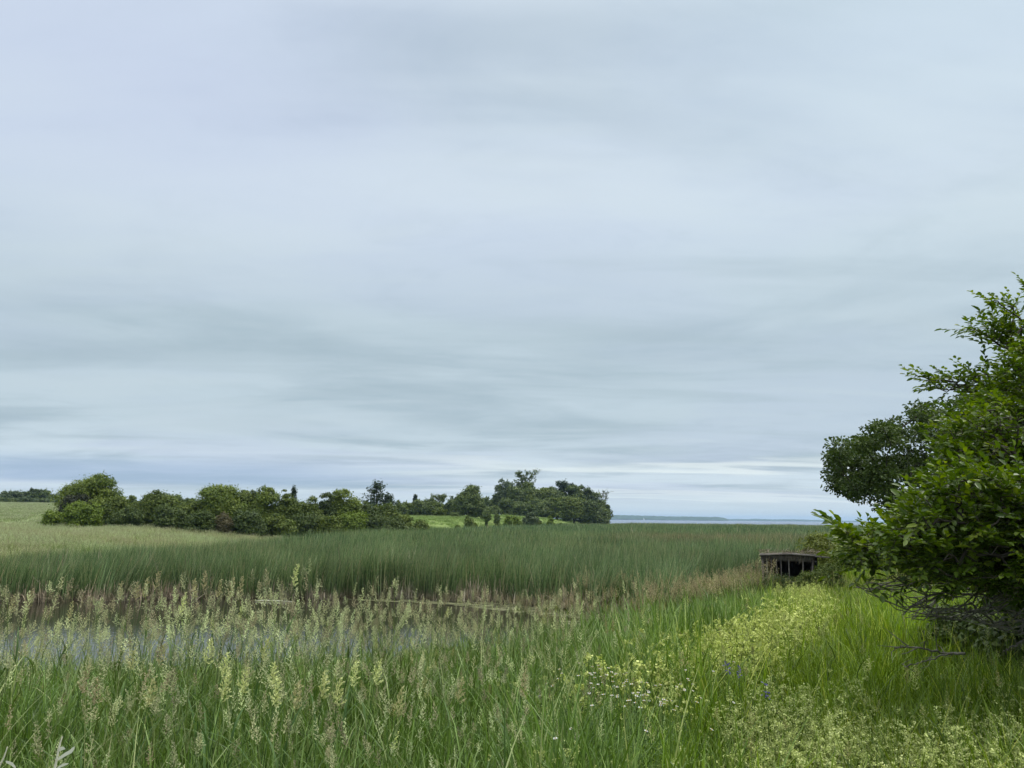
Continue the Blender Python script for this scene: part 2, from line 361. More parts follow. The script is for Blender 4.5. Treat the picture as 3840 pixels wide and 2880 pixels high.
def water_mat(name, deep, sc, strength, rough, stretch=(1, 1, 1), dist=.02):
    m, t, o = mat(name); l = t.links; tcn = nd(t, 'ShaderNodeTexCoord'); mp = nd(t, 'ShaderNodeMapping'); mp.inputs['Scale'].default_value = stretch; l.new(tcn.outputs['Object'], mp.inputs[0])
    ns = nd(t, 'ShaderNodeTexNoise'); ns.inputs['Scale'].default_value = sc; ns.inputs['Detail'].default_value = 4; l.new(mp.outputs[0], ns.inputs[0])
    b = nd(t, 'ShaderNodeBump'); b.inputs['Strength'].default_value = strength; b.inputs['Distance'].default_value = dist; l.new(ns.outputs[0], b.inputs['Height'])
    p = nd(t, 'ShaderNodeBsdfPrincipled'); p.inputs['Base Color'].default_value = (*deep, 1); p.inputs['Roughness'].default_value = rough; p.inputs['IOR'].default_value = 1.33; p.inputs['Specular IOR Level'].default_value = .5
    l.new(b.outputs[0], p.inputs['Normal']); l.new(p.outputs[0], o.inputs[0]); return m
# pond sheet
mb = MB(); xs = np.linspace(-95, 9, 60); ys = np.linspace(12, 42, 30); X, Y = np.meshgrid(xs, ys)
i = np.arange(29)[:, None] * 60 + np.arange(59)[None]; mb.add(np.stack([X.ravel(), Y.ravel(), X.ravel() * 0], 1), quads=np.stack([i, i + 1, i + 61, i + 60], -1).reshape(-1, 4))
tag(mb.build('pond_water', water_mat('pond_water', (.03, .027, .018), 2.6, .30, .02, (.7, 2.0, 1))), kind='structure')
# lake sheet, wide and far
mb = MB(); xs = np.linspace(-3000, 9000, 60); ys = np.linspace(330, 11500, 60); X, Y = np.meshgrid(xs, ys)
i = np.arange(59)[:, None] * 60 + np.arange(59)[None]; mb.add(np.stack([X.ravel(), Y.ravel(), X.ravel() * 0 - .05], 1), quads=np.stack([i, i + 1, i + 61, i + 60], -1).reshape(-1, 4))
tag(mb.build('lake_water', water_mat('lake_water', (.10, .13, .19), .35, .5, .25, (.5, 1, 1), .25)), kind='structure')

# far wooded shores and faint hills
def ridge(name, pts, Y0, thick, m, seed, rough):
    """pts: (px, top py); a long low ridge with its own breadth"""
    pts = np.array(pts, float); n = int(max(80, (pts[-1, 0] - pts[0, 0]) / 2.2)); px = np.linspace(pts[0, 0], pts[-1, 0], n); py = np.interp(px, pts[:, 0], pts[:, 1])
    top = np.array([pt(a, b, Y0) for a, b in zip(px, py)]); k = 9; V = []
    for jx in range(k):
        u = jx / (k - 1); prof = math.sin(math.pi * min(1, u * 1.02 + 1e-3)) ** .35
        zz_ = top[:, 2] * prof * (1 + (vnoise(np.arange(n) * 1.0, np.full(n, jx * 3.3), 2.2, seed) - .5) * rough * (1 if 0 < jx < k - 1 else 0))
        V.append(np.stack([top[:, 0] * (1 + u * thick / Y0), top[:, 1] + u * thick, zz_ - (1.5 if jx in (0, k - 1) else 0)], 1))
    V = np.concatenate(V); i = np.arange(k - 1)[:, None] * n + np.arange(n - 1)[None]
    mb = MB(); mb.add(V, quads=np.stack([i, i + 1, i + n + 1, i + n], -1).reshape(-1, 4)); return tag(mb.build(name, m, smooth=False), kind='structure')
FARM = solid('far_forest', (.028, .05, .024), (.05, .08, .035), .02, 1.0, (1, 1, 1), 0)
ridge('far_shore', [(2180, 1932), (2300, 1930), (2420, 1933), (2520, 1936), (2600, 1936.5), (2690, 1938), (2715, 1941), (2732, 1948)], 4800, 900, FARM, 2, .22)
ridge('farther_shore', [(2690, 1948), (2760, 1945.5), (2800, 1946.5), (2835, 1945), (2900, 1947.5), (2960, 1946.5), (3080, 1950), (3120, 1951.5), (3300, 1955), (3600, 1958), (4200, 1964)], 6600, 900, FARM, 3, .2)

# ------------------------------------------------------------------ scatter of uncountable growth
def proto_coll(name, objs):
    c = bpy.data.collections.new(name)
    for o in objs: c.objects.link(o)
    return c
def scatter(name, label, cat, P, scale, tint, protos, idx=None, lean=0.10, rot=None):
    """plants on points: one object, geometry nodes put a clump at every point"""
    n = len(P); me = bpy.data.meshes.new(name); me.vertices.add(n); me.vertices.foreach_set('co', np.asarray(P, np.float32).ravel())
    rt = np.stack([rng.normal(0, lean, n), rng.normal(0, lean, n), rng.uniform(0, 6.283, n)], 1) if rot is None else rot
    sc = np.asarray(scale); sc = np.repeat(sc[:, None], 3, 1) if sc.ndim == 1 else sc
    for nm, arr in (('rot', rt), ('scl', sc), ('tint', tint)):
        at = me.attributes.new(nm, 'FLOAT_VECTOR', 'POINT'); at.data.foreach_set('vector', np.asarray(arr, np.float32).ravel())
    ix = rng.integers(0, len(protos), n) if idx is None else idx
    at = me.attributes.new('pick', 'INT', 'POINT'); at.data.foreach_set('value', np.asarray(ix, np.int32))
    me.update(); ob = bpy.data.objects.new(name, me); COL.objects.link(ob)
    ng = bpy.data.node_groups.new(name + '_growth', 'GeometryNodeTree')
    ng.interface.new_socket('Geometry', in_out='INPUT', socket_type='NodeSocketGeometry'); ng.interface.new_socket('Geometry', in_out='OUTPUT', socket_type='NodeSocketGeometry')
    gi = ng.nodes.new('NodeGroupInput'); go = ng.nodes.new('NodeGroupOutput'); ip = ng.nodes.new('GeometryNodeInstanceOnPoints'); ci = ng.nodes.new('GeometryNodeCollectionInfo')
    for k, p_ in enumerate(protos): p_.name = '%s_%02d' % (name, k)
    ci.inputs['Collection'].default_value = proto_coll(name + '_kinds', protos); ci.inputs['Separate Children'].default_value = True; ci.inputs['Reset Children'].default_value = True
    def na(nm, dt):
        a = ng.nodes.new('GeometryNodeInputNamedAttribute'); a.data_type = dt; a.inputs[0].default_value = nm; return a.outputs[0]
    l = ng.links; l.new(gi.outputs[0], ip.inputs['Points']); l.new(ci.outputs[0], ip.inputs['Instance']); ip.inputs['Pick Instance'].default_value = True
    l.new(na('pick', 'INT'), ip.inputs['Instance Index']); l.new(na('rot', 'FLOAT_VECTOR'), ip.inputs['Rotation']); l.new(na('scl', 'FLOAT_VECTOR'), ip.inputs['Scale'])
    l.new(ip.outputs[0], go.inputs[0]); md = ob.modifiers.new('growth', 'NODES'); md.node_group = ng
    return tag(ob, label, cat, kind='stuff')
def wedge(y0, y1, dens, half=0.80):
    """random ground points between depths y0..y1 inside the view and a little beyond it"""
    area = half * (y1 * y1 - y0 * y0); n = int(area * dens)
    y = np.sqrt(rng.uniform(y0 * y0, y1 * y1, n)); x = y * rng.uniform(-half, half, n); return x, y
def onground(x, y, dz=0.0): return np.stack([x, y, height(x, y) + dz], 1)

WIND = np.array([1.0, 0.25, 0.0])
def blade(mb, base, hgt, wd, dirn, bend, segs, r, droop=0.0):
    t = np.linspace(0, 1, segs + 1); d = np.array([math.cos(dirn), math.sin(dirn), 0])
    P = base + np.outer(t * hgt * (1 - .18 * bend * t), [0, 0, 1]) + np.outer(t ** 2 * hgt * bend, d)
    if droop: P[:, 2] -= droop * hgt * np.clip(t - .55, 0, 1) ** 2 * 3
    W_ = wd * np.sin(np.clip(t * .93 + .07, 0, 1) * math.pi) ** .5 * (1 - t ** 2.5 * .8); W_[-1] = wd * .06; W_[0] = wd * .6
    s = dirn + math.pi / 2 + random.uniform(-.9, .9); ribbon(mb, P, W_, np.array([math.cos(s), math.sin(s), 0]), r)
def clump(mt, nb, foot, hmin, hmax, wd, bend, segs=4, wind=0.0, droop=.0, extra=None):
    mb = MB()
    for _ in range(nb):
        a = random.uniform(0, 6.283); rr = foot * math.sqrt(random.random()); b = np.array([rr * math.cos(a), rr * math.sin(a), -.03])
        h = random.uniform(hmin, hmax); be = abs(random.gauss(0, bend)) + .04
        dn = random.gauss(0, .8) if wind and random.random() < .75 else random.uniform(0, 6.283)
        if wind: be += wind * random.random(); h *= 1 if random.random() < .8 else random.uniform(.6, 1.12)
        blade(mb, b, h, wd * random.uniform(.7, 1.2), dn, be, segs, random.random(), droop * random.random())
    if extra: extra(mb)
    return mb.build('clump', mt, link=False)

# --- cattails
CAT = veg('cattail_leaf', [(0, (.045, .085, .034)), (.4, (.095, .155, .065)), (.8, (.18, .27, .125)), (.93, (.26, .33, .17)), (.96, (.32, .31, .19)), (1, (.44, .40, .26))], base=(.22, .195, .12), base_at=(.02, .24), tint=True, trans=.28, rough=.5)
cat_near = [clump(CAT, 46, .55, 1.5, 2.25, .028, .10, 5, wind=.22) for _ in range(6)]
cat_mid = [clump(CAT, 60, 1.0, 1.5, 2.25, .055, .10, 3, wind=.2) for _ in range(4)]
cat_far = [clump(CAT, 90, 2.4, 1.5, 2.2, .13, .10, 2, wind=.2) for _ in range(4)]
def cat_mask(x, y):
    s = bank_s(x, y); ht = hill_t(x, y); P = np.stack([x, y], 1); d, _ = seg_dist(P, POND, True)
    ok = (s < -.3) & (ht < .16 + .10 * (fbm(x, y, 6, 8) - .5)) & ~inside(P, POND) & (y > 27)
    ok &= ~((y > 335 + 8 * fbm(x, y * 0, 30, 3)) )
    ok &= ~((y < 40) & (s > -1.0) & (x < 3))
    return ok
def fill(name, label, cat, y0, y1, dens, protos, maskf, scf, tintf, half=.8, **kw):
    x, y = wedge(y0, y1, dens, half); m = maskf(x, y); x, y = x[m], y[m]
    if kw.pop('aligned', False): kw['rot'] = np.stack([rng.normal(0, .06, len(x)), .5 * (fbm(x, y, 4.5, 77) - .45) + rng.normal(0, .06, len(x)), rng.normal(0, .9, len(x))], 1)
    return scatter(name, label, cat, onground(x, y), scf(x, y), tintf(x, y), protos, **kw)
def cat_scale(x, y):
    n = fbm(x, y, 14, 11); s = .66 + .34 * n + .50 * fbm(x, y, 2.4, 12)
    s = np.where(x < -20, s * .86, s)
    s *= 1 - .25 * ss((hill_t(x, y)) / .2)
    return s * rng.uniform(.88, 1.12, len(x))
def cat_tint(x, y):
    n = fbm(x, y, 18, 21)[:, None]; n2 = fbm(x, y, 5, 31)[:, None]
    C = np.array([1.0, 1.0, .92]) * (1 - n) + np.array([1.25, 1.12, .95]) * n
    tanp = ss((fbm(x, y, 7, 35) - .60) / .15)[:, None]; C = C * (.62 + .72 * n2); C = C * (1 - .45 * tanp) + np.array([1.5, 1.2, 1.1]) * .45 * tanp
    # a dun band of old reed across the far marsh and a paler one close to the lake
    px = x / y
    band = ss(1 - np.abs(y - 90 - 16 * (fbm(x, y, 30, 4) - .5)) / 26) * ss((px - .05) / .14)
    C = C * (1 - band[:, None] * .75) + np.array([1.9, 1.15, 1.3]) * .95 * band[:, None] * .75
    b2 = ss((y - 215) / 70) * ss((px + .3) / .3); C = C * (1 - .35 * b2[:, None]) + np.array([1.9, 1.35, 1.1]) * .35 * b2[:, None]
    return C * rng.uniform(.85, 1.15, (len(x), 1))
scat_cat = [
 fill('cattails', 'tall blue-green cattail leaves with tan bases behind the pond', 'cattails', 27, 62, 3.4, cat_near, cat_mask, cat_scale, cat_tint, aligned=True),
 fill('cattails', 'green cattail bed in the middle of the marsh beside the hedge', 'cattails', 62, 115, 1.2, cat_mid, cat_mask, cat_scale, cat_tint, aligned=True),
 fill('cattails', 'far green and dun reed bed reaching the lake edge', 'reeds', 115, 346, .27, cat_far, cat_mask, cat_scale, cat_tint, aligned=True)]
# --- dead stalks at the foot of the cattails
DEAD = veg('dead_reed', [(0, (.16, .135, .10)), (.4, (.28, .24, .18)), (.75, (.42, .35, .27)), (1, (.56, .50, .40))], trans=.1, rough=.8, spec=.1, tint=True)
def dead_clump(nb, foot, hmin, hmax):
    mb = MB()
    for _ in range(nb):
        a = random.uniform(0, 6.283); rr = foot * math.sqrt(random.random()); b = np.array([rr * math.cos(a), rr * math.sin(a), -.05]); h = random.uniform(hmin, hmax)
        tl = abs(random.gauss(0, .22)) if random.random() < .8 else random.uniform(.5, 1.1); aa = random.uniform(0, 6.283)
        P = [b, b + h * .5 * np.array([math.cos(aa) * tl * .8, math.sin(aa) * tl * .8, math.cos(tl)]), b + h * np.array([math.cos(aa) * tl, math.sin(aa) * tl, math.cos(tl)])]
        P = np.array(P); sd2 = random.uniform(0, 6.28); ribbon(mb, P, np.array([.05, .042, .012]) * random.uniform(.5, 1.2), np.array([math.cos(sd2), math.sin(sd2), 0]), random.random())
        if random.random() < .3:   # a broken blade hanging over
            Q = np.array([P[1], P[1] + [math.cos(aa) * .3, math.sin(aa) * .3, -.02], P[1] + [math.cos(aa) * .55, math.sin(aa) * .55, -.35]]); ribbon(mb, Q, np.array([.025, .02, .006]), np.array([-math.sin(aa), math.cos(aa), 0]), random.random())
    return mb.build('clump', DEAD, link=False)
dead_p = [dead_clump(15, .35, .35, 1.15) for _ in range(5)]
FAR_EDGE = POND[2:12]
def along_edge(n, poly, spread, off):
    seg = np.linalg.norm(np.diff(poly, axis=0), axis=1); c = np.concatenate([[0], np.cumsum(seg)]); u = rng.uniform(0, c[-1], n)
    x = np.interp(u, c, poly[:, 0]); y = np.interp(u, c, poly[:, 1]); return x + rng.normal(0, .15, n), y + off + np.abs(rng.normal(0, spread, n))
x1, y1 = along_edge(520, np.concatenate([[(-60, 33)], FAR_EDGE]), .55, -.05)
keep = (fbm(x1, y1 * 0, 1.6, 44) > .47) | (rng.uniform(0, 1, len(x1)) < .12) | ((x1 > -6) & (rng.uniform(0, 1, len(x1)) < .6)); x1, y1 = x1[keep], y1[keep]
sc1 = rng.uniform(.55, 1.05, len(x1)) * (.75 + .6 * fbm(x1, y1 * 0, 1.7, 12)) * np.where(x1 > -2, 1.25, 1)
tn = np.stack([.95 + .2 * fbm(x1, y1 * 0, 2.5, 13), .98 + .1 * fbm(x1, y1, 3, 14), .95 + 0 * x1], 1) * rng.uniform(.7, 1.25, (len(x1), 1))
scatter('dead_reeds', 'pale broken dead reed stalks standing along the far pond edge', 'dead reeds', np.stack([x1, y1, np.full(len(x1), .02)], 1), sc1, tn, dead_p)

STRIP = np.array([surf(a, b, .6) for a, b in ((2260, 2620), (2420, 2510), (2600, 2430), (2800, 2350), (2960, 2290), (3000, 2200), (3020, 2170))])
old_p = [dead_clump(7, .5, 1.5, 2.25) for _ in range(5)]
def old_w(x, y): return cat_mask(x, y) & (rng.uniform(0, 1, len(x)) < ss(fbm(x, y, 4, 46) * 2.6 - .9))
fill('old_cattail_stalks', 'scattered pale old stalks sticking up through the green cattails', 'dead reeds', 34, 110, .55, old_p, old_w, lambda x, y: rng.uniform(.75, 1.12, len(x)), lambda x, y: np.array([1.0, .98, .9]) * rng.uniform(.7, 1.2, (len(x), 1)))
# --- grasses with seed heads
def panicle(mb, base, L_, wdt, lean_d, r, n=13, big=1.0, per=7):
    """seed head: lobes of tiny spikelets alternating up a stem, wide low and narrow at the top"""
    ax = unit(np.array([.18 * math.cos(lean_d), .18 * math.sin(lean_d), 1.0])); P, D, Nn, Ls = [], [], [], []
    for k in range(n):
        t = k / (n - 1); a = k * 2.4 + random.uniform(-.5, .5); ln = wdt * (1 - t) ** .7 * random.uniform(.65, 1.1) + .006
        o_ = base + ax * L_ * t; d = unit(np.array([math.cos(a) + .35, math.sin(a), 0.75 + .8 * t]))
        m_ = max(2, int(per * (ln / wdt) + 1))
        for j in range(m_):
            u = (j + .6) / m_; P.append(o_ + d * ln * u + np.random.normal(0, .0025 * big, 3)); D.append(d + np.random.normal(0, .35, 3)); Nn.append(np.random.normal(0, 1, 3)); Ls.append(.0125 * big * random.uniform(.7, 1.2))
    Ls = np.array(Ls); leaves(mb, np.array(P), np.array(D), np.array(Nn), Ls, Ls * .5, r=r + rng.uniform(-.15, .15, len(P)), droop=0)
def seed_stem(mb, mbh, b, h, big=1.0, n=13, per=7, L_=.14, wdt=.035, bend=.12):
    a = random.gauss(.2, 1.0); t = np.linspace(0, 1, 6); P = b + np.outer(t * h, [0, 0, 1]) + np.outer(t ** 2.2 * h * bend, [math.cos(a), math.sin(a), 0])
    s = random.uniform(0, 3.14); ribbon(mb, P, np.linspace(.0055, .0025, 6) * big, np.array([math.cos(s), math.sin(s), 0]), random.random(), .1, .9)
    for k in (1, 2, 3):
        if random.random() < .8: blade(mb, P[k], random.uniform(.22, .40), .011 * big, random.uniform(0, 6.28), random.uniform(.35, .9), 4, random.random(), .15)
    panicle(mbh, P[-1] - np.array([0, 0, .02]), L_ * random.uniform(.8, 1.15), wdt * random.uniform(.75, 1.2), a, random.random(), n, big, per)
GRASS = veg('grass_blade', [(0, (.058, .092, .022)), (.45, (.115, .165, .040)), (.8, (.18, .235, .07)), (.93, (.26, .30, .12)), (1, (.38, .36, .20))], base=(.06, .085, .025), base_at=(0, .25), tint=True, trans=.3, rough=.42, spec=.35)
HEAD = veg('seed_head', [(0, (.34, .28, .20)), (.35, (.42, .39, .26)), (.7, (.52, .52, .33)), (1, (.62, .64, .40))], tint=True, trans=.25, rough=.8, spec=.1)
STRAW = veg('straw', [(0, (.66, .62, .48)), (1, (.82, .79, .66))], trans=.2, rough=.7)
def two_mat(mb1, mb2, m1, m2, name='clump'):
    """join blades and heads in one clump mesh with two material slots"""
    V = MB(); V.v = mb1.v + mb2.v; V.r = mb1.r + mb2.r; V.a = mb1.a + mb2.a; V.n = mb1.n + mb2.n
    V.q = mb1.q + [q + mb1.n for q in mb2.q]; V.t3 = []
    me = V.mesh(name); me.materials.append(m1); me.materials.append(m2); n1 = sum(len(q) for q in mb1.q); idx = np.zeros(len(me.polygons), np.int32); idx[n1:] = 1
    me.polygons.foreach_set('material_index', idx); return bpy.data.objects.new(name, me)
def seeds_clump(k, foot, hmin, hmax, **kw):
    a, b = MB(), MB()
    for _ in range(k):
        an = random.uniform(0, 6.28); rr = foot * math.sqrt(random.random()); seed_stem(a, b, np.array([rr * math.cos(an), rr * math.sin(an), -.02]), random.uniform(hmin, hmax), **kw)
    return two_mat(a, b, GRASS, HEAD)
# bank: ground cover of blades
gr_near = [clump(GRASS, 30, .16, .35, .85, .0095, .30, 6, droop=.5) for _ in range(7)]
gr_mid = [clump(GRASS, 40, .32, .40, .85, .015, .24, 4, droop=.4) for _ in range(5)]
gr_far = [clump(GRASS, 50, .6, .4, .8, .034, .2, 3, droop=.3) for _ in range(4)]
def turf_side(x, y):   # 0 = cool pondside grass, 1 = fresh yellow-green turf of the bank crest
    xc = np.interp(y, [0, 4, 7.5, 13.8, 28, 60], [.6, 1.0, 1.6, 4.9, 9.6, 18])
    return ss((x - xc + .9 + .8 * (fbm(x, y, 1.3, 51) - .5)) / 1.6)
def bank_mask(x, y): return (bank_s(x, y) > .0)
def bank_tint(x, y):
    f = turf_side(x, y)[:, None]; n = fbm(x, y, 1.6, 61)[:, None]; xr = x - np.interp(y, STRIP[:, 1], STRIP[:, 0]); yel = (ss(1 - np.abs(xr) / (.25 + .06 * y)) * ss((y - 6) / 3))[:, None]
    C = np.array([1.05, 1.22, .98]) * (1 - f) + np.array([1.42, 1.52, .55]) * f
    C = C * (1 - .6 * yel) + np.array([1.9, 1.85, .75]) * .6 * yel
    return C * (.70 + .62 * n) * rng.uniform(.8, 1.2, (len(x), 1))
def bank_scale(x, y):
    f = turf_side(x, y); n = fbm(x, y, 1.2, 71)
    s = (1.12 - .34 * f) * (.72 + .5 * n) * rng.uniform(.8, 1.15, len(x))
    s *= np.interp(np.hypot(x, y), [1.6, 3.2], [.7, 1.0]) * np.where(x < -2.5, np.interp(y, [6, 11, 20], [1, .8, .75]), np.where(x < 5, np.interp(y, [6, 11, 20], [1, 1, 1.1]) * np.interp(x, [-2.5, 1.5], [.85, 1.1]), 1))
    return s
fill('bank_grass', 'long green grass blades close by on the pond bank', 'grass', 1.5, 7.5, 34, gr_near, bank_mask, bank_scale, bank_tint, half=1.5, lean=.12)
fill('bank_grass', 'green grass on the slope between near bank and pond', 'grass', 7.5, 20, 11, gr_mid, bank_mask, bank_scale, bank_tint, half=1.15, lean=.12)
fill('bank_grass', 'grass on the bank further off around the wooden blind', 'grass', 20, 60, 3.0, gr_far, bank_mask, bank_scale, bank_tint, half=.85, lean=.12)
# pondside seed-head grass, thick on the left
sh_near = [seeds_clump(2, .10, 1.0, 1.38, L_=random.choice([.08, .11, .14]), wdt=random.choice([.018, .026, .036]), bend=random.choice([.08, .16, .26])) for _ in range(16)]
sh_mid = [seeds_clump(4, .25, .95, 1.35, big=1.35, n=9, per=4, L_=random.choice([.10, .13, .16]), wdt=random.choice([.02, .03, .04]), bend=random.choice([.1, .2])) for _ in range(10)]
def canary_w(x, y):
    px = x / y
    w_ = ss((.22 - px) / .25) * (1 - turf_side(x, y) * .93)
    return w_ * ss(fbm(x, y, 1.1, 81) * 1.5 - .15)
def canary_mask(x, y): return (bank_s(x, y) > .4) & (rng.uniform(0, 1, len(x)) < canary_w(x, y)) & (np.hypot(x, y) > 2.7)
def canary_tint(x, y):
    n = fbm(x, y, 1.8, 91)[:, None]; pxn = ss((x / y + .18) / .25)[:, None] * ss((y - 6) / 5)[:, None]
    C = np.array([.84, .84, .68]) * (1 - n) + np.array([1.0, 1.08, .95]) * n
    C = C * (1 - .6 * pxn) + np.array([.98, .86, .72]) * .6 * pxn
    return C * rng.uniform(.62, 1.3, (len(x), 1)) * rng.uniform(.97, 1.03, (len(x), 3))
def can_scale(x, y): return rng.uniform(.72, 1.0, len(x)) * np.interp(x / y, [-.25, .0], [1.0, .80]) * np.interp(np.hypot(x, y), [2.7, 5.5, 9, 14, 20], [.62, .92, 1.0, .92, .8])
fill('seed_head_grass', 'tall grass with pale tan seed heads in front of the pond', 'grass', 2.7, 8.5, 58, sh_near, canary_mask, can_scale, canary_tint, half=.9, lean=.09)
fill('seed_head_grass', 'tan seeding grass by the water edge at left and centre', 'grass', 8.5, 17, 4.0, sh_mid, canary_mask, can_scale, canary_tint, half=.85, lean=.09)
# thin yellowish grass heads over the crest turf
def crest_mask(x, y): return (bank_s(x, y) > .5) & (rng.uniform(0, 1, len(x)) < .10 + .35 * turf_side(x, y) * ss(fbm(x, y, 1.5, 121) * 2.4 - .7))
fill('crest_grass', 'fine yellowish grass heads over the bright turf of the bank', 'grass', 3.0, 9, 14, sh_near, crest_mask, lambda x, y: rng.uniform(.5, .72, len(x)), lambda x, y: np.array([.85, .92, .55]) * rng.uniform(.7, 1.1, (len(x), 1)), half=.9, lean=.14)
fill('crest_grass', 'yellowish grass heads further along the bank', 'grass', 9, 26, 6, sh_mid, crest_mask, lambda x, y: rng.uniform(.5, .75, len(x)), lambda x, y: np.array([.9, .92, .55]) * rng.uniform(.7, 1.1, (len(x), 1)), half=.7, lean=.14)
# tawny plumed grass between pond end and blind
def tawny_mask(x, y):
    s = bank_s(x, y); c = ((x - 7.4) / 2.6) ** 2 + ((y - 32) / 6.5) ** 2; c2 = ((x - 3.4) / 3.6) ** 2 + ((y - 34.2) / 1.6) ** 2
    return ((s > -3.2) & (c < 1) & (rng.uniform(0, 1, len(x)) < .9)) | ((c2 < 1) & (rng.uniform(0, 1, len(x)) < .5)) | ((s > .1) & (s < 1.8) & (x > .2) & (x < 6) & (rng.uniform(0, 1, len(x)) < .35))
sh_far = [seeds_clump(9, .4, 1.0, 1.5, big=3.2, n=8, per=3, L_=.26, wdt=.07) for _ in range(4)]
fill('plumed_grass', 'tawny plumed grass patch left of the wooden blind', 'grass', 22, 42, 3.4, sh_far, tawny_mask, lambda x, y: rng.uniform(.75, 1.1, len(x)), lambda x, y: np.array([.80, .72, .60]) * rng.uniform(.75, 1.2, (len(x), 1)), half=.5)

# --- meadow beyond the cattails at left
MEAD = veg('meadow_blade', [(0, (.19, .24, .09)), (.5, (.28, .32, .125)), (1, (.38, .40, .17))], tint=True, trans=.25, rough=.7, spec=.15)
def mead_clump(k, foot, big):
    a, b = MB(), MB()
    for _ in range(k):
        an = random.uniform(0, 6.28); rr = foot * math.sqrt(random.random()); bb = np.array([rr * math.cos(an), rr * math.sin(an), -.03]); h = random.uniform(.5, .95)
        blade(a, bb, h, .012 * big, random.uniform(0, 6.28), .18, 2, random.random())
        if random.random() < .55: panicle(b, bb + [h * .05, 0, h * .85], .2, .05, 0, random.random(), 5, big * 1.3, 2)
    return two_mat(a, b, MEAD, HEAD)
md_near = [mead_clump(44, .8, 3.0) for _ in range(4)]; md_far = [mead_clump(50, 2.0, 7.0) for _ in range(4)]
def mead_mask(x, y): return (hill_t(x, y) > .07) & (bank_s(x, y) < -3) & (y > 36)
def mead_tint(x, y):
    n = fbm(x, y, 9, 101)[:, None]; C = np.array([.90, .84, .78]) * (1 - n) + np.array([.80, .98, .82]) * n
    low = ss((.45 - hill_t(x, y)) / .4)[:, None]; C = C * (1 - .45 * low) + np.array([.62, .80, .55]) * .45 * low
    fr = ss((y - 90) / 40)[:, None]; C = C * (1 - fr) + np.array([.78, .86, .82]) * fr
    br = (ss((x / y + .20) / .05) * ss((y - 125) / 20) * ss((hill_t(x, y) - .25) / .2))[:, None]; C = C * (1 - br) + np.array([.60, .78, .48]) * br
    return C * (.85 + .3 * fbm(x, y, 3, 103)[:, None]) * rng.uniform(.88, 1.12, (len(x), 1))
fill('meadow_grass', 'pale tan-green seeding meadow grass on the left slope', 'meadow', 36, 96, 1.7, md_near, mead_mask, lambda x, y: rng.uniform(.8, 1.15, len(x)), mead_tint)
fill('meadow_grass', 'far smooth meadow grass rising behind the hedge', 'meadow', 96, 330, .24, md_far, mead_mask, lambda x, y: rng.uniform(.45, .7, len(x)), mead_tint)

# --- frothy yellow-green flower weeds (bedstraw)
FROTH = veg('bedstraw_flower', [(0, (.36, .42, .15)), (.5, (.52, .56, .24)), (1, (.70, .72, .40))], tint=True, trans=.25, rough=.8, spec=.1)
def froth(k, foot, h0, h1, big, nf):
    a, b = MB(), MB()
    for _ in range(k):
        an = random.uniform(0, 6.28); rr = foot * math.sqrt(random.random()); bb = np.array([rr * math.cos(an), rr * math.sin(an), -.02]); h = random.uniform(h0, h1); la = random.uniform(0, 6.28); lb = random.uniform(.05, .4)
        t = np.linspace(0, 1, 5); P = bb + np.outer(t * h, [0, 0, 1]) + np.outer(t ** 1.6 * h * lb, [math.cos(la), math.sin(la), 0]); ribbon(a, P, np.linspace(.004, .002, 5) * big, np.array([math.sin(la), -math.cos(la), 0]), random.random())
        m_ = 26; tt = rng.uniform(.1, .8, m_); Pm = bb + np.outer(tt * h, [0, 0, 1]) + np.outer(tt ** 1.6 * h * lb, [math.cos(la), math.sin(la), 0]); leaves(a, Pm, rng.normal(0, 1, (m_, 3)) * [1, 1, .4] + [0, 0, .2], rng.normal(0, 1, (m_, 3)) + [0, 0, 1], .032 * big ** .5, .006 * big, rng.uniform(0, 1, m_))
        # branchlets in the upper half, each carrying a puff of florets
        C = []
        for j in range(nf):
            t_ = random.uniform(.5, 1.0); o_ = bb + np.array([math.cos(la), math.sin(la), 0]) * t_ ** 1.6 * h * lb + np.array([0, 0, t_ * h]); a2 = random.uniform(0, 6.28); ln = random.uniform(.01, .085) * (1.25 - t_)
            C.append(o_ + np.array([math.cos(a2) * ln, math.sin(a2) * ln, ln * .6]))
        C = np.repeat(np.array(C), 7, 0) + rng.normal(0, .0055 * big ** .6, (nf * 7, 3)); cards(b, C, rng.normal(0, 1, C.shape) + [0, 0, .8], .0115 * big, rng.uniform(0, 1, len(C)))
    return two_mat(a, b, GRASS, FROTH)
fr_near = [froth(7, .16, .40, .62, 1.0, 16) for _ in range(5)]; fr_mid = [froth(9, .28, .45, .70, 1.8, 10) for _ in range(4)]
def strip_w(x, y):
    xc = np.interp(y, STRIP[:, 1], STRIP[:, 0]); d = np.abs(x - xc) / np.interp(y, [5, 8, 14, 27], [.30, .40, .52, .7])
    return ss(1.4 - d) * np.interp(y, [4.5, 5.5, 10, 14, 17, 22, 28], [0, 1, .85, .6, .25, .3, .15]) * ss(-.12 + 2.2 * fbm(x, y, 1.3, 117))
def patch_w(x, y):
    px = x / y; a = ss((px - .25) / .06) * ss((5.6 - y) / .8) * ss((px - .2) * 8)
    b = .40 * ss(1 - np.abs(px - .08) / .16) * ss((6.5 - y) / 1.5)
    return np.maximum(a * ss(fbm(x, y, .9, 111) * 2.2 - .45), b * ss(fbm(x, y, .7, 113) * 2.6 - .8))
fill('yellow_bedstraw', 'frothy yellow-green flowering weeds along the bank crest', 'wildflowers', 5.0, 28, 22, fr_mid, lambda x, y: (rng.uniform(0, 1, len(x)) < strip_w(x, y)) & bank_mask(x, y),
     lambda x, y: rng.uniform(.75, 1.15, len(x)), lambda x, y: np.array([1.02, 1.04, .74]) * rng.uniform(.8, 1.15, (len(x), 1)), half=.6)
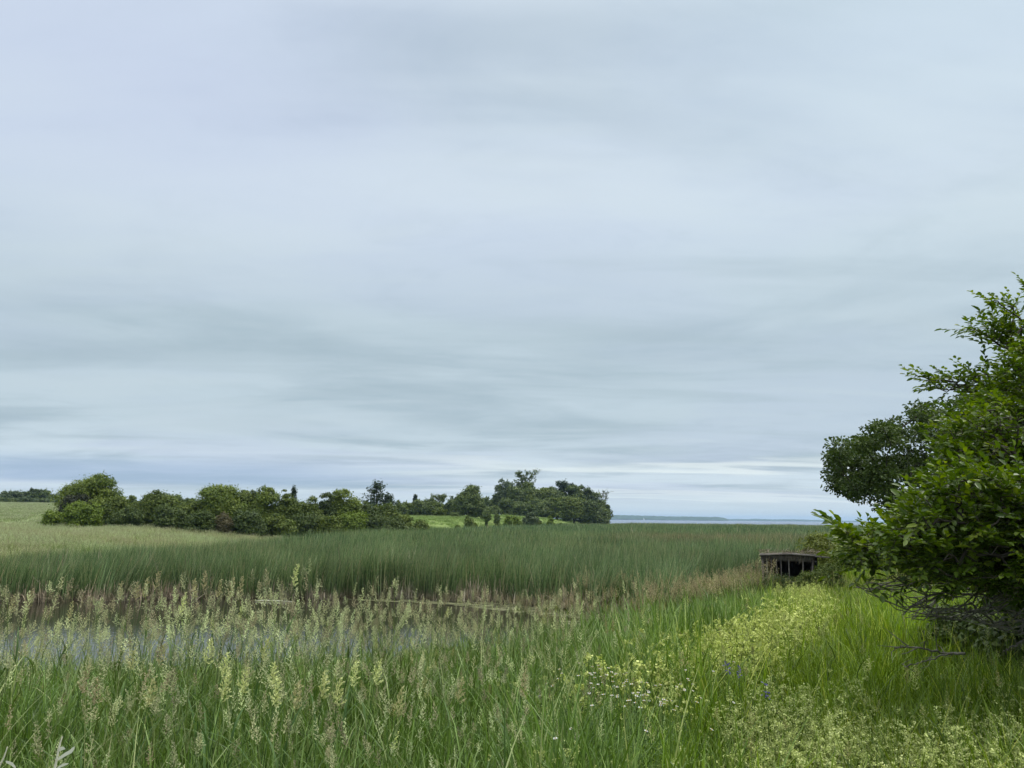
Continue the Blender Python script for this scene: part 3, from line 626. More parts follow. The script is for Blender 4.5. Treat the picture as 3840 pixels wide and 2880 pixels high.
fill('white_bedstraw', 'pale cream-green flowering weeds in the right foreground', 'wildflowers', 2.2, 7, 44, fr_near, lambda x, y: (rng.uniform(0, 1, len(x)) < patch_w(x, y)) & bank_mask(x, y),
     lambda x, y: rng.uniform(.75, 1.1, len(x)), lambda x, y: np.array([.95, .98, .80]) * rng.uniform(.75, 1.1, (len(x), 1)), half=.95)

# ------------------------------------------------------------------ duckweed on the pond
def algae(name, pts, z):
    P = np.array(pts, float); n = len(P); t = np.linspace(0, n, n * 14, endpoint=False); i = t.astype(int) % n; f = (t % 1)[:, None]; E = P[i] * (1 - f) + P[(i + 1) % n] * f
    c = E.mean(0); E = c + (E - c) * (1 + .05 * (rng.uniform(-1, 1, (len(E), 1)))); 
    rings = [E, c + (E - c) * .75, c + (E - c) * .4]; mb = MB(); m_ = len(E); V = np.concatenate([np.concatenate([r_, np.full((m_, 1), z)], 1) for r_ in rings] + [np.array([[*c, z]])])
    i = np.arange(m_); j = (i + 1) % m_; q = np.concatenate([np.stack([i, j, j + m_, i + m_], 1), np.stack([i + m_, j + m_, j + 2 * m_, i + 2 * m_], 1)]); mb.add(V, quads=q, tris=np.stack([i + 2 * m_, j + 2 * m_, np.full(m_, 3 * m_)], 1)); return mb
ALG = solid('duckweed', (.075, .08, .035), (.16, .16, .08), 3.0, .85, (1, 2.2, 1), .1)
def holes(m):
    t = m.node_tree; l = t.links; o = [n for n in t.nodes if n.type == 'OUTPUT_MATERIAL'][0]; p = [n for n in t.nodes if n.type == 'BSDF_PRINCIPLED'][0]
    tcn = nd(t, 'ShaderNodeTexCoord'); mp = nd(t, 'ShaderNodeMapping'); mp.inputs['Scale'].default_value = (.6, 1.6, 1); l.new(tcn.outputs['Object'], mp.inputs[0]); ns = nd(t, 'ShaderNodeTexNoise'); ns.inputs['Scale'].default_value = 1.6; ns.inputs['Detail'].default_value = 8; ns.inputs['Roughness'].default_value = .65; l.new(mp.outputs[0], ns.inputs[0])
    mr = nd(t, 'ShaderNodeMapRange'); mr.inputs[1].default_value = .44; mr.inputs[2].default_value = .50; l.new(ns.outputs[0], mr.inputs[0]); tr = nd(t, 'ShaderNodeBsdfTransparent'); ms = nd(t, 'ShaderNodeMixShader'); l.new(mr.outputs[0], ms.inputs[0]); l.new(tr.outputs[0], ms.inputs[1]); l.new(p.outputs[0], ms.inputs[2]); l.new(ms.outputs[0], o.inputs[0])
holes(ALG)
for nm, pts, z in (('duckweed', [(-7.5, 38.3), (-4.5, 37.6), (-2.0, 36.2), (1, 33.6), (3.2, 32.2), (6.3, 30.2), (6.5, 31.5), (4.5, 34.5), (2.2, 35.9), (-.3, 38.3), (-3, 38.5), (-5.8, 39.7), (-8, 38.8)], .006),
                   ('duckweed', [(2.2, 29.2), (4.4, 28.8), (5.6, 29.9), (5.9, 31.2), (4.2, 31.9), (2.0, 31.6)], .011)):
    tag(algae(nm, pts, z).build(nm, ALG), kind='structure')
# a pale floating log
def thing_log():
    a = pt(1010, 2247, 37.4); mb = MB(); P = np.array([[a[0] - .7, 37.55, .03], [a[0] - .2, 37.5, .045], [a[0] + .5, 37.4, .04], [a[0] + 1.2, 37.35, .02]]); tube(mb, P, np.array([.02, .032, .03, .012]), 7); tag(mb.build('floating_log', STRAW), 'pale thin log floating at the foot of the cattails', 'log')
thing_log()

# ------------------------------------------------------------------ trees and bushes
def lobes(n, kind):
    """lobe centres and radii in a unit crown: x,y in -1..1, z in 0..1"""
    C, Rr = [], []
    for k in range(n):
        if kind == 'dome':
            z = random.random() ** .8; rm = math.sqrt(max(.05, 1 - max(0, (z - .35) / .72) ** 2))
        elif kind == 'tall':
            z = random.random(); rm = math.sqrt(max(.05, 1 - (max(0, z - .3) / .76) ** 2)) * min(1, .72 + z)
        elif kind == 'cone':
            z = random.random() ** 1.2; rm = max(.08, 1 - z) * .95
        a = random.uniform(0, 6.28); u = random.uniform(.45, 1) ** .6 * rm; f_ = 1 if kind == 'cone' else .84 + .20 * math.sin(a * 2 + n) * math.sin(a * 3 + 1.3 * n) + random.uniform(-.12, .10)
        C.append((u * math.cos(a) * f_, u * math.sin(a) * f_, z * min(1.04, f_ + .1))); Rr.append(random.choice([random.uniform(.10, .2), random.uniform(.18, .36)]))
    return np.array(C), np.array(Rr)
def grow_limbs(mb, tips, h, r0):
    for t_ in tips:
        P = np.array([[0, 0, h * random.uniform(.05, .35)], [t_[0] * .35, t_[1] * .35, t_[2] * .55 + h * .08], t_]); tube(mb, P, np.array([r0 * .55, r0 * .35, r0 * .1]), 4)
def tree(px, D, ytop, wpx, col, label, name='bush', cat='bush', kind='dome', group=None, ybase=None, gap=0.0, leaf=None, dens=1.0, seed=0, sink=0.0, flat=.75, slim=None, clear=0.0):
    if group and 'hedge' in group: wpx *= 1.14
    random.seed(int(px * 7 + D + seed))
    x = pt(px, 1900, D)[0]; zg = gh(x, D) - .05 - sink
    top = pt(px, ytop, D)[2]; H = max(.6, top - zg); rx = max(.15, wpx / 2 * D / FPX)
    root = empty(name, (x, D, zg)); tag(root, label, cat, group)
    lf = leaf or max(.09, D * .0021); z0 = clear * H
    nl = int(np.clip(26 + rx * 9, 26, 90)); C, Rr = lobes(nl, kind); ry = rx * flat if rx > 1.2 else rx
    Hc = H - z0
    rl = Rr * min(rx, Hc * .55) * 1.15
    C = C * [rx * .86, ry * .86, 1]; C[:, 2] = z0 + rl * .7 + C[:, 2] * (Hc - rl * 1.55)
    nc = 7   # inner body
    cc = np.stack([rng.uniform(-.42, .42, nc) * rx, rng.uniform(-.3, .3, nc) * ry, z0 + Hc * np.linspace(.22, .68, nc)], 1); cr = np.full(nc, min(rx * .55, Hc * .30))
    C = np.concatenate([C, cc]); rl = np.concatenate([rl, cr]); nl += nc
    mb = MB(); cov = 1.35 * dens
    for c, r_ in zip(C, rl):
        n = int(np.clip(4 * math.pi * r_ ** 2 / (lf * lf * .42) * cov * .55, 24, 1400))
        d = unit(rng.normal(size=(n, 3))); d[:, 2] = np.where(d[:, 2] < -.35, -d[:, 2], d[:, 2]); d = unit(d)
        rr = r_ * (1 + .24 * rng.normal(size=(n, 1)) - .25 * rng.uniform(0, 1, (n, 1)) ** 2); p = c + d * rr * [1, 1, .78]
        if gap: k_ = vnoise(p[:, 0] + x, p[:, 2] * 1.0 + p[:, 1], r_ * .8, int(px) % 50) > gap; p, d = p[k_], d[k_]; n = len(p)
        tone = random.random(); cards(mb, p, d + rng.normal(0, .55, (n, 3)) + [0, 0, .25], lf * rng.uniform(.7, 1.35, n), np.clip(.25 + .5 * tone + rng.normal(0, .17, n), 0, 1))
    # loose shoots breaking the outline
    k = int(20 + nl * 2.0)
    for _ in range(k):
        i_ = random.randrange(nl); d = unit(np.array([random.gauss(0, 1), random.gauss(0, 1), abs(random.gauss(.4, .7))])); b = C[i_] + d * rl[i_] * .9; ln = rl[i_] * random.uniform(.25, .7); m_ = 9
        p = b + np.outer(np.linspace(0, 1, m_), d * ln) + rng.normal(0, lf * .3, (m_, 3)); p[:, 2] = np.maximum(p[:, 2], .05); cards(mb, p, rng.normal(0, 1, (m_, 3)), lf * .75, np.clip(rng.normal(.6, .2, m_), 0, 1))
    mb.build('crown', FOL[col], root)
    tb = MB(); tr = max(.03, rx * .05); tube(tb, np.array([[0, 0, -.2], [rx * .03, 0, H * .25], [0, rx * .03, H * .7]]), np.array([tr * 1.3, tr, tr * .4]), 6); grow_limbs(tb, [C[i_] for i_ in range(0, nl, 4)], H, tr)
    tb.build('trunk', BARK, root); return root
def conifer(px, D, ytop, wpx, label, name='pine_tree', cat='pine tree', tiers=9, group=None, bare=False, shape=None):
    random.seed(int(px * 3 + D)); x = pt(px, 1900, D)[0]; zg = gh(x, D) - .05; H = pt(px, ytop, D)[2] - zg; rx = wpx / 2 * D / FPX
    root = empty(name, (x, D, zg)); tag(root, label, cat, group); mb = MB(); tb = MB(); tube(tb, np.array([[0, 0, -.2], [.05, 0, H * .5], [0, 0, H * .97]]), np.array([H * .022, H * .015, H * .004]), 6); lf = D * .0019
    for k in range(tiers):
        t = (k + .4) / tiers; z = H * (.16 + .82 * t); rr = rx * ((1 - t) ** .75 if shape is None else np.interp(t, *shape)) + .1
        for j in range(7):
            a = j * .9 + k * 1.3 + random.uniform(-.3, .3); ln = rr * random.uniform(.55, 1.1); z = H * (.16 + .82 * min(1, max(0, t + random.uniform(-.07, .07)))); e = np.array([math.cos(a) * ln, math.sin(a) * ln, z + ln * random.uniform(-.05, .35)]); s_ = np.array([0, 0, z - ln * .05]); tube(tb, np.array([s_, (s_ + e) / 2 + [0, 0, -.03 * ln], e]), np.array([.04, .03, .012]) * max(.6, rx / 3), 4)
            if bare: n = 7
            else: n = int(16 + 55 * ln / (rx + .1) * (3 / tiers * 3) ** .5)
            u = rng.uniform(.15, 1.05, (n, 1)) ** .8; p = s_ + (e - s_) * u + rng.normal(0, 1, (n, 3)) * [.13 * ln + lf * .4, .13 * ln + lf * .4, .10 * H / tiers * 3]; cards(mb, p, rng.normal(0, .6, (n, 3)) + [0, 0, 1], lf * 1.2, np.clip(rng.normal(.45, .25, n), 0, 1))
    mb.build('crown', FOL['cn'], root); tb.build('trunk', BARK, root); return root
def bare_tree(px, D, ytop, wpx, label, leafy=.3, group=None, base_y=None, col='fo'):
    random.seed(int(px * 5 + D)); x = pt(px, 1900, D)[0]; zg = gh(x, D) - .05; H = pt(px, ytop, D)[2] - zg; rx = wpx / 2 * D / FPX
    root = empty('bare_tree', (x, D, zg)); tag(root, label, 'tree', group); tb = MB(); mb = MB(); r0 = H * .018; tube(tb, np.array([[0, 0, -.2], [.1, 0, H * .5], [0, 0, H * .98]]), np.array([r0, r0 * .7, .03]), 6)
    for k in range(30):
        z = H * random.uniform(.35, .95); a = random.uniform(0, 6.28); ln = rx * random.uniform(.4, 1.0); e = np.array([math.cos(a) * ln, math.sin(a) * ln, min(H, z + ln * random.uniform(.5, 1.3))]); s_ = np.array([0, 0, z]); mid = (s_ + e) / 2 + [0, 0, -.1 * ln]; tube(tb, np.array([s_, mid, e]), np.array([.11, .07, .03]) * H / 14, 4)
        for j in range(5):
            b = mid + (e - mid) * random.random(); f = b + np.array([random.gauss(0, .25), random.gauss(0, .25), random.uniform(0, .4)]) * ln; tube(tb, np.array([b, (b + f) / 2, f]), np.array([.05, .04, .02]) * H / 14, 3)
            n = int(8 * leafy * 3); p = b + (f - b) * rng.uniform(0, 1.1, (n, 1)) + rng.normal(0, .07 * ln, (n, 3)); cards(mb, p, rng.normal(0, 1, (n, 3)), D * .0014, rng.uniform(0, 1, n))
    mb.build('crown', FOL[col], root); tb.build('trunk', BARK, root); return root

G1 = 'bushes of the long hedge behind the meadow'
T = tree
T(335, 101, 1783, 220, 'yg', 'large yellow-green domed tree at the left end of the hedge', 'domed_tree', 'tree', group=G1, dens=1.0)
T(283, 98, 1852, 118, 'pu', 'dark purplish shrub under the left side of the big domed tree', group=G1, clear=.10)
T(200, 92, 1913, 76, 'br', 'small round lone bush in the meadow left of the hedge')
T(322, 91, 1882, 150, 'br', 'bright green low bush in front of the big domed tree', group=G1)
T(432, 96, 1866, 120, 'g', 'mid green bush just right of the big domed tree', group=G1)
T(525, 99, 1872, 110, 'g', 'low green bush in the dip right of the domed tree', group=G1)
T(605, 98, 1840, 150, 'g', 'broad green bush with a rounded top between two dips of the hedge', group=G1)
T(480, 93, 1905, 150, 'dk', 'dark low bush at the meadow edge below the first hedge dip', group=G1)
T(640, 93, 1895, 130, 'dk', 'dark low bush below the broad round-topped one', group=G1)
T(715, 97, 1878, 90, 'g', 'low bush in the second dip of the hedge', group=G1)
T(815, 99, 1818, 185, 'yg', 'high yellow-green bush with an overhanging dome left of the hedge centre', group=G1)
T(893, 101, 1836, 110, 'g', 'green bush filling the right shoulder of the high dome', group=G1)
T(938, 103, 1826, 90, 'dk', 'small dark tree top poking out of the hedge', name='small_tree', cat='tree', group=G1, kind='tall')
T(1000, 101, 1826, 120, 'yg', 'yellow-green tall bush at the middle of the hedge', group=G1)
T(1080, 101, 1836, 100, 'g', 'green bush beside the dead spire in the hedge', group=G1)
conifer(1099, 104, 1828, 44, 'thin dark spire of a conifer rising out of the hedge', 'conifer', 'conifer', 8)
T(1160, 101, 1856, 110, 'g', 'green bush right of the conifer spire', group=G1)
T(1222, 102, 1850, 90, 'dk', 'darker bush left of the last high hedge dome', group=G1)
T(1285, 103, 1829, 115, 'yg', 'last high dome of the hedge with yellow-green top', group=G1)
T(1362, 105, 1880, 130, 'dk', 'dark bush on the falling right part of the hedge', group=G1)
T(1440, 107, 1893, 120, 'g', 'green bush in front of the lone pine', group=G1)
T(1512, 108, 1922, 100, 'g', 'olive bush near the right end of the hedge', group=G1)
T(1572, 109, 1951, 76, 'g', 'lowest small bush ending the hedge on the right', group=G1)
T(755, 92, 1917, 115, 'dk', 'dark front bush below the high yellow-green dome', group=G1)
T(846, 93, 1922, 70, 'bn', 'brownish grey half-dead shrub at the meadow edge', group=G1)
T(940, 94, 1910, 140, 'dk', 'deep green front bush right of the brownish shrub', group=G1)
T(1048, 96, 1928, 130, 'g', 'rounded fresh green front bush above the reeds', group=G1)
T(1150, 99, 1915, 140, 'dk', 'dark front bush in the middle right of the hedge', group=G1)
T(1240, 99, 1930, 120, 'g', 'green front bush below the last high dome', group=G1)
T(1322, 100, 1917, 118, 'br', 'bright green front bush near the right end of the hedge', group=G1)
T(1408, 102, 1930, 110, 'dk', 'dark low front bush beside the bright green one', group=G1)
T(1478, 104, 1938, 100, 'dk', 'dark olive low bush before the hedge end', group=G1)
# behind the hedge
PINE = ([0, .25, .5, .75, .9, 1], [1, .95, .85, .55, .45, .1])
conifer(1410, 152, 1808, 118, 'tall dark layered pine standing alone behind the hedge', tiers=8, shape=PINE)
conifer(1456, 153, 1855, 70, 'lower dark pine at the right foot of the tall one', tiers=6, shape=PINE)
T(1491, 160, 1868, 30, 'fo', 'tiny round tree top right of the two pines', 'small_tree', 'tree', 'tall')
T(492, 170, 1857, 42, 'fo', 'far tree top seen in the first dip of the hedge', 'far_tree', 'tree', 'tall')
T(655, 180, 1855, 84, 'fo', 'far rounded tree behind the second dip of the hedge', 'far_tree', 'tree', 'tall')
T(708, 240, 1868, 60, 'fo', 'most distant low tree behind the second dip of the hedge', 'far_tree', 'tree', 'tall')
# tree line far left
for px, D, yt, wp, c, lb in ((-60, 335, 1842, 120, 'fo', 'far tree at the left picture edge behind the field'), (38, 335, 1839, 118, 'gy', 'greyish round tree, leftmost full crown behind the field'), (135, 340, 1834, 140, 'dk', 'darkest and highest crown behind the field on the left'),
                             (100, 322, 1862, 100, 'gy', 'pale grey-green low willow before the dark far crown'), (190, 345, 1856, 90, 'dk', 'dark far crown left of the domed tree'), (228, 350, 1858, 50, 'fo', 'small far crown touching the domed tree'), (60, 324, 1868, 90, 'fo', 'low green far shrub under the greyish round tree'), (165, 322, 1870, 90, 'gy', 'pale low far shrub right of the willow'), (5, 324, 1866, 90, 'fo', 'low far shrub at the left picture edge')):
    T(px, D, yt, wp, c, lb, 'far_tree', 'tree', 'dome', group='far trees behind the left field')
# middle line behind the bright meadow
for px, D, yt, wp, c, kd, lb in (
  (1528, 236, 1884, 80, 'g', 'dome', 'leftmost low tree behind the bright meadow'), (1572, 238, 1876, 70, 'fo', 'tall', 'second tree from the left behind the bright meadow'),
  (1612, 240, 1868, 66, 'fo', 'tall', 'light green highest tree behind the bright meadow'), (1560, 228, 1900, 70, 'dk', 'dome', 'dark bush at the back edge of the bright meadow, left'),
  (1603, 228, 1896, 60, 'dk', 'dome', 'dark bush at the back edge of the bright meadow, centre'), (1645, 236, 1884, 60, 'g', 'dome', 'green tree under the bare-topped one'),
  (1652, 226, 1905, 70, 'g', 'dome', 'round green bush at the back edge of the bright meadow, right'), (1684, 232, 1880, 54, 'dk', 'tall', 'dark tree left of the big round tree'),
  (1703, 262, 1858, 56, 'gy', 'tall', 'pale tree peeping out behind the big round tree'), (1500, 230, 1893, 60, 'fo', 'dome', 'low tree half hidden by the hedge end')):
    T(px, D, yt, wp, c, lb, 'low_tree', 'tree', kd, group='trees behind the bright meadow')
conifer(1556, 240, 1857, 16, 'narrow dark spire behind the bright meadow', 'conifer', 'conifer', 7)
bare_tree(1645, 242, 1861, 70, 'thinly leaved bare-branched tree behind the bright meadow', .5)
T(1757, 222, 1820, 110, 'fo', 'big dense round tree standing free before the woods', 'round_tree', 'tree', 'tall', dens=1.15)
T(1715, 224, 1858+20, 60, 'fo', 'lower left shoulder tree of the big round tree', 'round_tree', 'tree', 'tall')
T(1802, 221, 1890, 60, 'dk', 'dark lower tree on the right of the big round tree', 'round_tree', 'tree', 'dome')
# the woods at the right of the meadow
GW = 'trees of the woods by the lake'  # paler foliage tones here put haze into the leaf colour
for px, D, yt, wp, c, kd, lb in (
  (1825, 296, 1869, 44, 'fo', 'tall', 'thin far tree in the gap before the woods'), (1852, 298, 1866, 40, 'dk', 'tall', 'thin dark tree at the left foot of the woods'),
  (1893, 300, 1808, 84, 'gy', 'tall', 'pale tall tree at the left end of the woods'), (1932, 296, 1828, 88, 'fo', 'tall', 'green tree right of the pale tall one'),
  (1975, 298, 1818, 96, 'g', 'tall', 'leafy green crown below the bare twiggy top'), (2035, 299, 1821, 84, 'g', 'tall', 'pointed green tree in the middle of the woods'),
  (2085, 300, 1836, 90, 'fo', 'tall', 'green tree under the dark flat-topped pine'), (2150, 301, 1824, 80, 'fo', 'tall', 'green tree right of the dark flat-topped pine'),
  (2196, 302, 1830, 80, 'dk', 'tall', 'dark tree on the falling right side of the woods'), (2232, 303, 1856, 74, 'fo', 'tall', 'second last tree of the woods near the lake'),
  (2260, 304, 1888, 60, 'dk', 'tall', 'last tree of the woods beside the lake'), (1905, 286, 1880, 86, 'dk', 'dome', 'dark understorey tree at the left front of the woods'),
  (1958, 284, 1885, 92, 'fo', 'dome', 'front tree of the woods below the bare top'), (2022, 285, 1876, 100, 'fo', 'dome', 'front tree in the left middle of the woods'),
  (2090, 286, 1872, 96, 'g', 'dome', 'lighter front tree in the centre of the woods'), (2152, 287, 1868, 96, 'g', 'dome', 'light green front tree right of the centre of the woods'),
  (2212, 288, 1885, 84, 'dk', 'dome', 'dark front tree near the lake end of the woods'), (2252, 290, 1905, 62, 'fo', 'dome', 'lowest front tree at the lake end of the woods'),
  (1850, 282, 1905, 70, 'fo', 'dome', 'low front tree at the left foot of the woods')):
    T(px, D, yt - 6, wp * 1.18, c, lb, 'woodland_tree', 'tree', kd, group=GW)
bare_tree(1968, 302, 1774, 84, 'tall thinly leaved tree top above the woods', 1.6, base_y=0)
bare_tree(2262, 306, 1842, 60, 'thin half-dead tree leaning out at the lake end of the woods', .12)
conifer(2112, 303, 1810, 52, 'dark flat-topped pine above the middle of the woods', tiers=9, shape=([0, .6, .8, .93, 1], [.3, .35, .8, 1, .7]))
conifer(2140, 304, 1818, 30, 'small dark pine head right of the flat-topped pine', tiers=9, shape=([0, .6, .8, .93, 1], [.2, .25, .7, 1, .6]))
# shrubs dotted in the bright meadow
GS = 'shrubs dotted on the bright meadow'
for px, D, yt, wp, c, lb in (
  (1760, 168, 1936, 46, 'g', 'upright round shrub, nearest on the bright meadow'), (1784, 169, 1962, 18, 'yg', 'small leaning shrub touching the nearest round one'), (1718, 170, 1971, 15, 'g', 'tiny shrub left of the nearest round one'),
  (1826, 185, 1950, 10, 'dk', 'thin dark post-like shrub on the bright meadow'), (1864, 176, 1963, 36, 'g', 'low flat shrub right of the thin dark one'), (1865, 215, 1928, 24, 'fo', 'small round shrub near the woods, behind the low flat one'),
  (1905, 190, 1934, 42, 'br', 'bright round shrub left of the pair'), (1934, 198, 1924, 26, 'br', 'light upper shrub of the close pair'), (1946, 188, 1944, 34, 'br', 'light lower shrub of the close pair'), (1988, 192, 1924, 62, 'gy', 'largest grey-green round shrub on the meadow'),
  (2020, 194, 1942, 24, 'g', 'small shrub hugging the largest grey-green one'), (2064, 210, 1938, 28, 'br', 'rightmost round bright shrub before the woods'), (2104, 214, 1963, 9, 'dk', 'tiny dark shrub right of all the others'), (1704, 212, 1925, 34, 'fo', 'low grey-green shrub left of the big round tree'), (1826, 214, 1912, 34, 'fo', 'small stemmed tree right of the big round tree')):
    T(px, D, yt, wp, c, lb, 'shrub', 'shrub', 'tall' if px in (1760, 1826) else 'dome', group=GS)
# by the right bank
T(3185, 82, 1964, 76, 'dk', 'dark far shrub beside the lake at right', 'shrub', 'shrub')
T(3250, 86, 1972, 70, 'dk', 'dark far shrub half behind the near leafy branch', 'shrub', 'shrub')
T(3060, 43, 1998, 170, 'yw', 'yellowish willow shrub behind the wooden blind', 'willow_shrub', 'shrub', sink=.3, dens=.7, gap=.2)
T(3200, 40, 2010, 180, 'yg', 'yellow-green shrub right of the willow shrub', 'willow_shrub', 'shrub', sink=.3, dens=.8)
T(3420, 34, 1985, 260, 'g', 'dense green shrub under the spreading maple', 'shrub', 'shrub')
T(3700, 30, 1960, 330, 'g', 'dense green shrub right under the spreading maple', 'shrub', 'shrub')

# ------------------------------------------------------------------ the blind
WOODP = solid('weathered_board', (.075, .062, .052), (.20, .175, .15), 3.0, .9, (1.5, 6, 12))
WOODD = solid('dark_board', (.018, .015, .012), (.045, .038, .03), 4.0, .95, (6, 6, 1))
THATCH = veg('thatch', [(0, (.09, .07, .05)), (.6, (.18, .145, .10)), (1, (.30, .26, .19))], trans=.1, rough=.9, spec=.1)
PLANK = solid('grey_plank', (.10, .088, .075), (.26, .235, .20), 5.0, .9, (1, 6, 12))
def blind():
    D = 30.0; c = pt(2958, 2081, D); zr = c[2]; zg = gh(c[0], D) - .05; root = empty('wooden_blind', (c[0], D, zg)); root.rotation_euler = (0, 0, -.31); root.scale = (.94, 1, 1); tag(root, 'low weathered wooden hunting blind with brush-covered roof', 'hunting blind'); zr = zr - zg; W2 = 1.12
    for s_ in (-1, 1):
        mb = MB(); box(mb, (s_ * W2 / 2, .7, zr - .01), (W2 + .03, 1.75, .035), 0, .5, s_ * .055); mb.build('roof_panel', WOODP, root, smooth=False)
    mb = MB(); box(mb, (1.25, -.02, zr - .045), (.55, .5, .03), 0, .5, .07); mb.build('roof_panel', WOODP, root, smooth=False)
    mb = MB(); box(mb, (-.1, .0, zr - .14), (2.0, .03, .17), 0, .5); box(mb, (0, .03, zr - .22), (2.1, .05, .05)); mb.build('fascia', WOODP, root, smooth=False)
    mb = MB(); box(mb, (-.50, -.19, zr + .010), (1.22, .05, .035), 0, .5, -.055); box(mb, (.66, -.19, zr + .008), (1.15, .05, .035), 0, .5, .055); mb.build('roof_plank', PLANK, root, smooth=False)
    for x_, w_, tl in ((-1.02, .10, .0), (-.86, .07, 0), (-.70, .035, .02), (-.48, .04, -.02), (-.33, .035, .03), (-.02, .04, .0), (.5, .05, .04), (.82, .06, .12)):
        mb = MB(); box(mb, (x_, -.03, (zr - .2) / 2 + .05), (w_, .05, zr - .2), 0, .5, tl); mb.build('post', WOODP if abs(x_) > .3 else DEADWOOD, root, smooth=False)
    mb = MB(); box(mb, (0, 1.5, zr / 2), (2.15, .04, zr - .08)); mb.build('back_wall', WOODD, root, smooth=False)
    for s_ in (-1, 1):
        mb = MB(); box(mb, (s_ * 1.06, .78, zr / 2 - .02), (.035, 1.38, zr - .1)); mb.build('side_wall', WOODD, root, smooth=False)
    mb = MB(); box(mb, (0, -.0, .42), (2.1, .04, .12)); mb.build('sill_board', WOODD, root, smooth=False)
    mb = MB()
    for _ in range(330):
        p = np.array([random.uniform(-1.15, 1.25), random.uniform(-.15, 1.5), zr + random.uniform(0, .12)]); a = random.uniform(0, 6.28); e = random.uniform(-.15, .45); ln = random.uniform(.15, .5); q = p + ln * np.array([math.cos(a) * math.cos(e), math.sin(a) * math.cos(e), math.sin(e)]); ribbon(mb, np.array([p, (p + q) / 2 + [0, 0, .02], q]), np.array([.016, .014, .004]), np.array([-math.sin(a), math.cos(a), .3]), random.random())
    for _ in range(70):
        p = np.array([random.uniform(-1.0, 1.0), -.09, zr - .01]); q = p + [random.gauss(0, .06), random.gauss(0, .02), -random.uniform(.08, .34)]; ribbon(mb, np.array([p, (p + q) / 2, q]), np.array([.014, .014, .004]), np.array([1, 0, 0]), random.random())
    tag(mb.build('brush_cover', THATCH, root), kind='stuff')
blind()

T(2905, 29.0, 2150, 120, 'dk', 'dark weedy bush at the left foot of the wooden blind', 'weed_bush', 'bush', leaf=.05)
T(3010, 28.6, 2138, 110, 'g', 'green weedy bush at the right foot of the wooden blind', 'weed_bush', 'bush', leaf=.05)
T(3090, 28.4, 2105, 130, 'g', 'green leafy bush hiding the right corner of the wooden blind', 'weed_bush', 'bush', leaf=.06)
# ------------------------------------------------------------------ grown trees at right
def grow(root, tips, seg, wob, rtip, rpow=.42, bias=.3, start=None):
    """join tips to a branching skeleton; returns nodes, parents, radii and each tip's node"""
    pos = [np.array(p, float) for p in (start if start is not None else [root])]; par = [-1] + list(range(len(pos) - 1)); plen = [0.0]
    for k in range(1, len(pos)): plen.append(plen[-1] + np.linalg.norm(pos[k] - pos[k - 1]))
    tips = np.asarray(tips); order = np.argsort(np.linalg.norm(tips - pos[-1], axis=1)); ends = []
    buf = np.zeros((len(tips) * 40 + 50, 3)); buf[:len(pos)] = pos; pl = np.zeros(len(buf)); pl[:len(pos)] = plen; n = len(pos)
    for ti in order:
        p = tips[ti]; d = np.linalg.norm(buf[:n] - p, axis=1); k = int(np.argmin(d + bias * pl[:n])); a = buf[k].copy(); L_ = d[k]; m_ = max(1, min(30, int(L_ / seg))); off = unit(rng.normal(size=3)) * L_ * wob; off[2] -= L_ * wob * .3; last = k
        for j in range(1, m_ + 1):
            t = j / m_; q = a + (p - a) * t + off * math.sin(math.pi * t) + (rng.normal(size=3) * seg * .12 if j < m_ else 0); buf[n] = q; pl[n] = pl[last] + L_ / m_; par.append(last); last = n; n += 1
        ends.append((ti, last))
    cnt = np.zeros(n); 
    for _, e in ends: cnt[e] += 1
    for k in range(n - 1, 0, -1): cnt[par[k]] += cnt[k]
    rad = rtip * np.maximum(cnt, 1) ** rpow; return buf[:n], np.array(par), rad, ends
def wood(mb, nodes, par, rad, n=5):
    k = np.arange(1, len(nodes)); edges_tubes(mb, nodes[par[k]], nodes[k], np.minimum(rad[par[k]], rad[k] * 1.6), rad[k], n)
def poly_tips(poly, n, d0, d1):
    P = np.array(poly, float); o = []
    while len(o) < n:
        c = np.stack([rng.uniform(P[:, 0].min(), P[:, 0].max(), 200), rng.uniform(P[:, 1].min(), P[:, 1].max(), 200)], 1); c = c[inside(c, P)]
        for a, b in c:
            o.append(pt(a, b, rng.uniform(d0, d1)))
            if len(o) == n: break
    return np.array(o)
MAPLE = veg('maple_leaf', [(0, (.035, .058, .012)), (.5, (.065, .10, .02)), (1, (.11, .155, .035))], trans=.25)
NEARL = veg('near_leaf', [(0, (.045, .080, .012)), (.45, (.09, .145, .018)), (.8, (.16, .22, .028)), (1, (.27, .33, .05))], trans=.35, rough=.38, spec=.4)
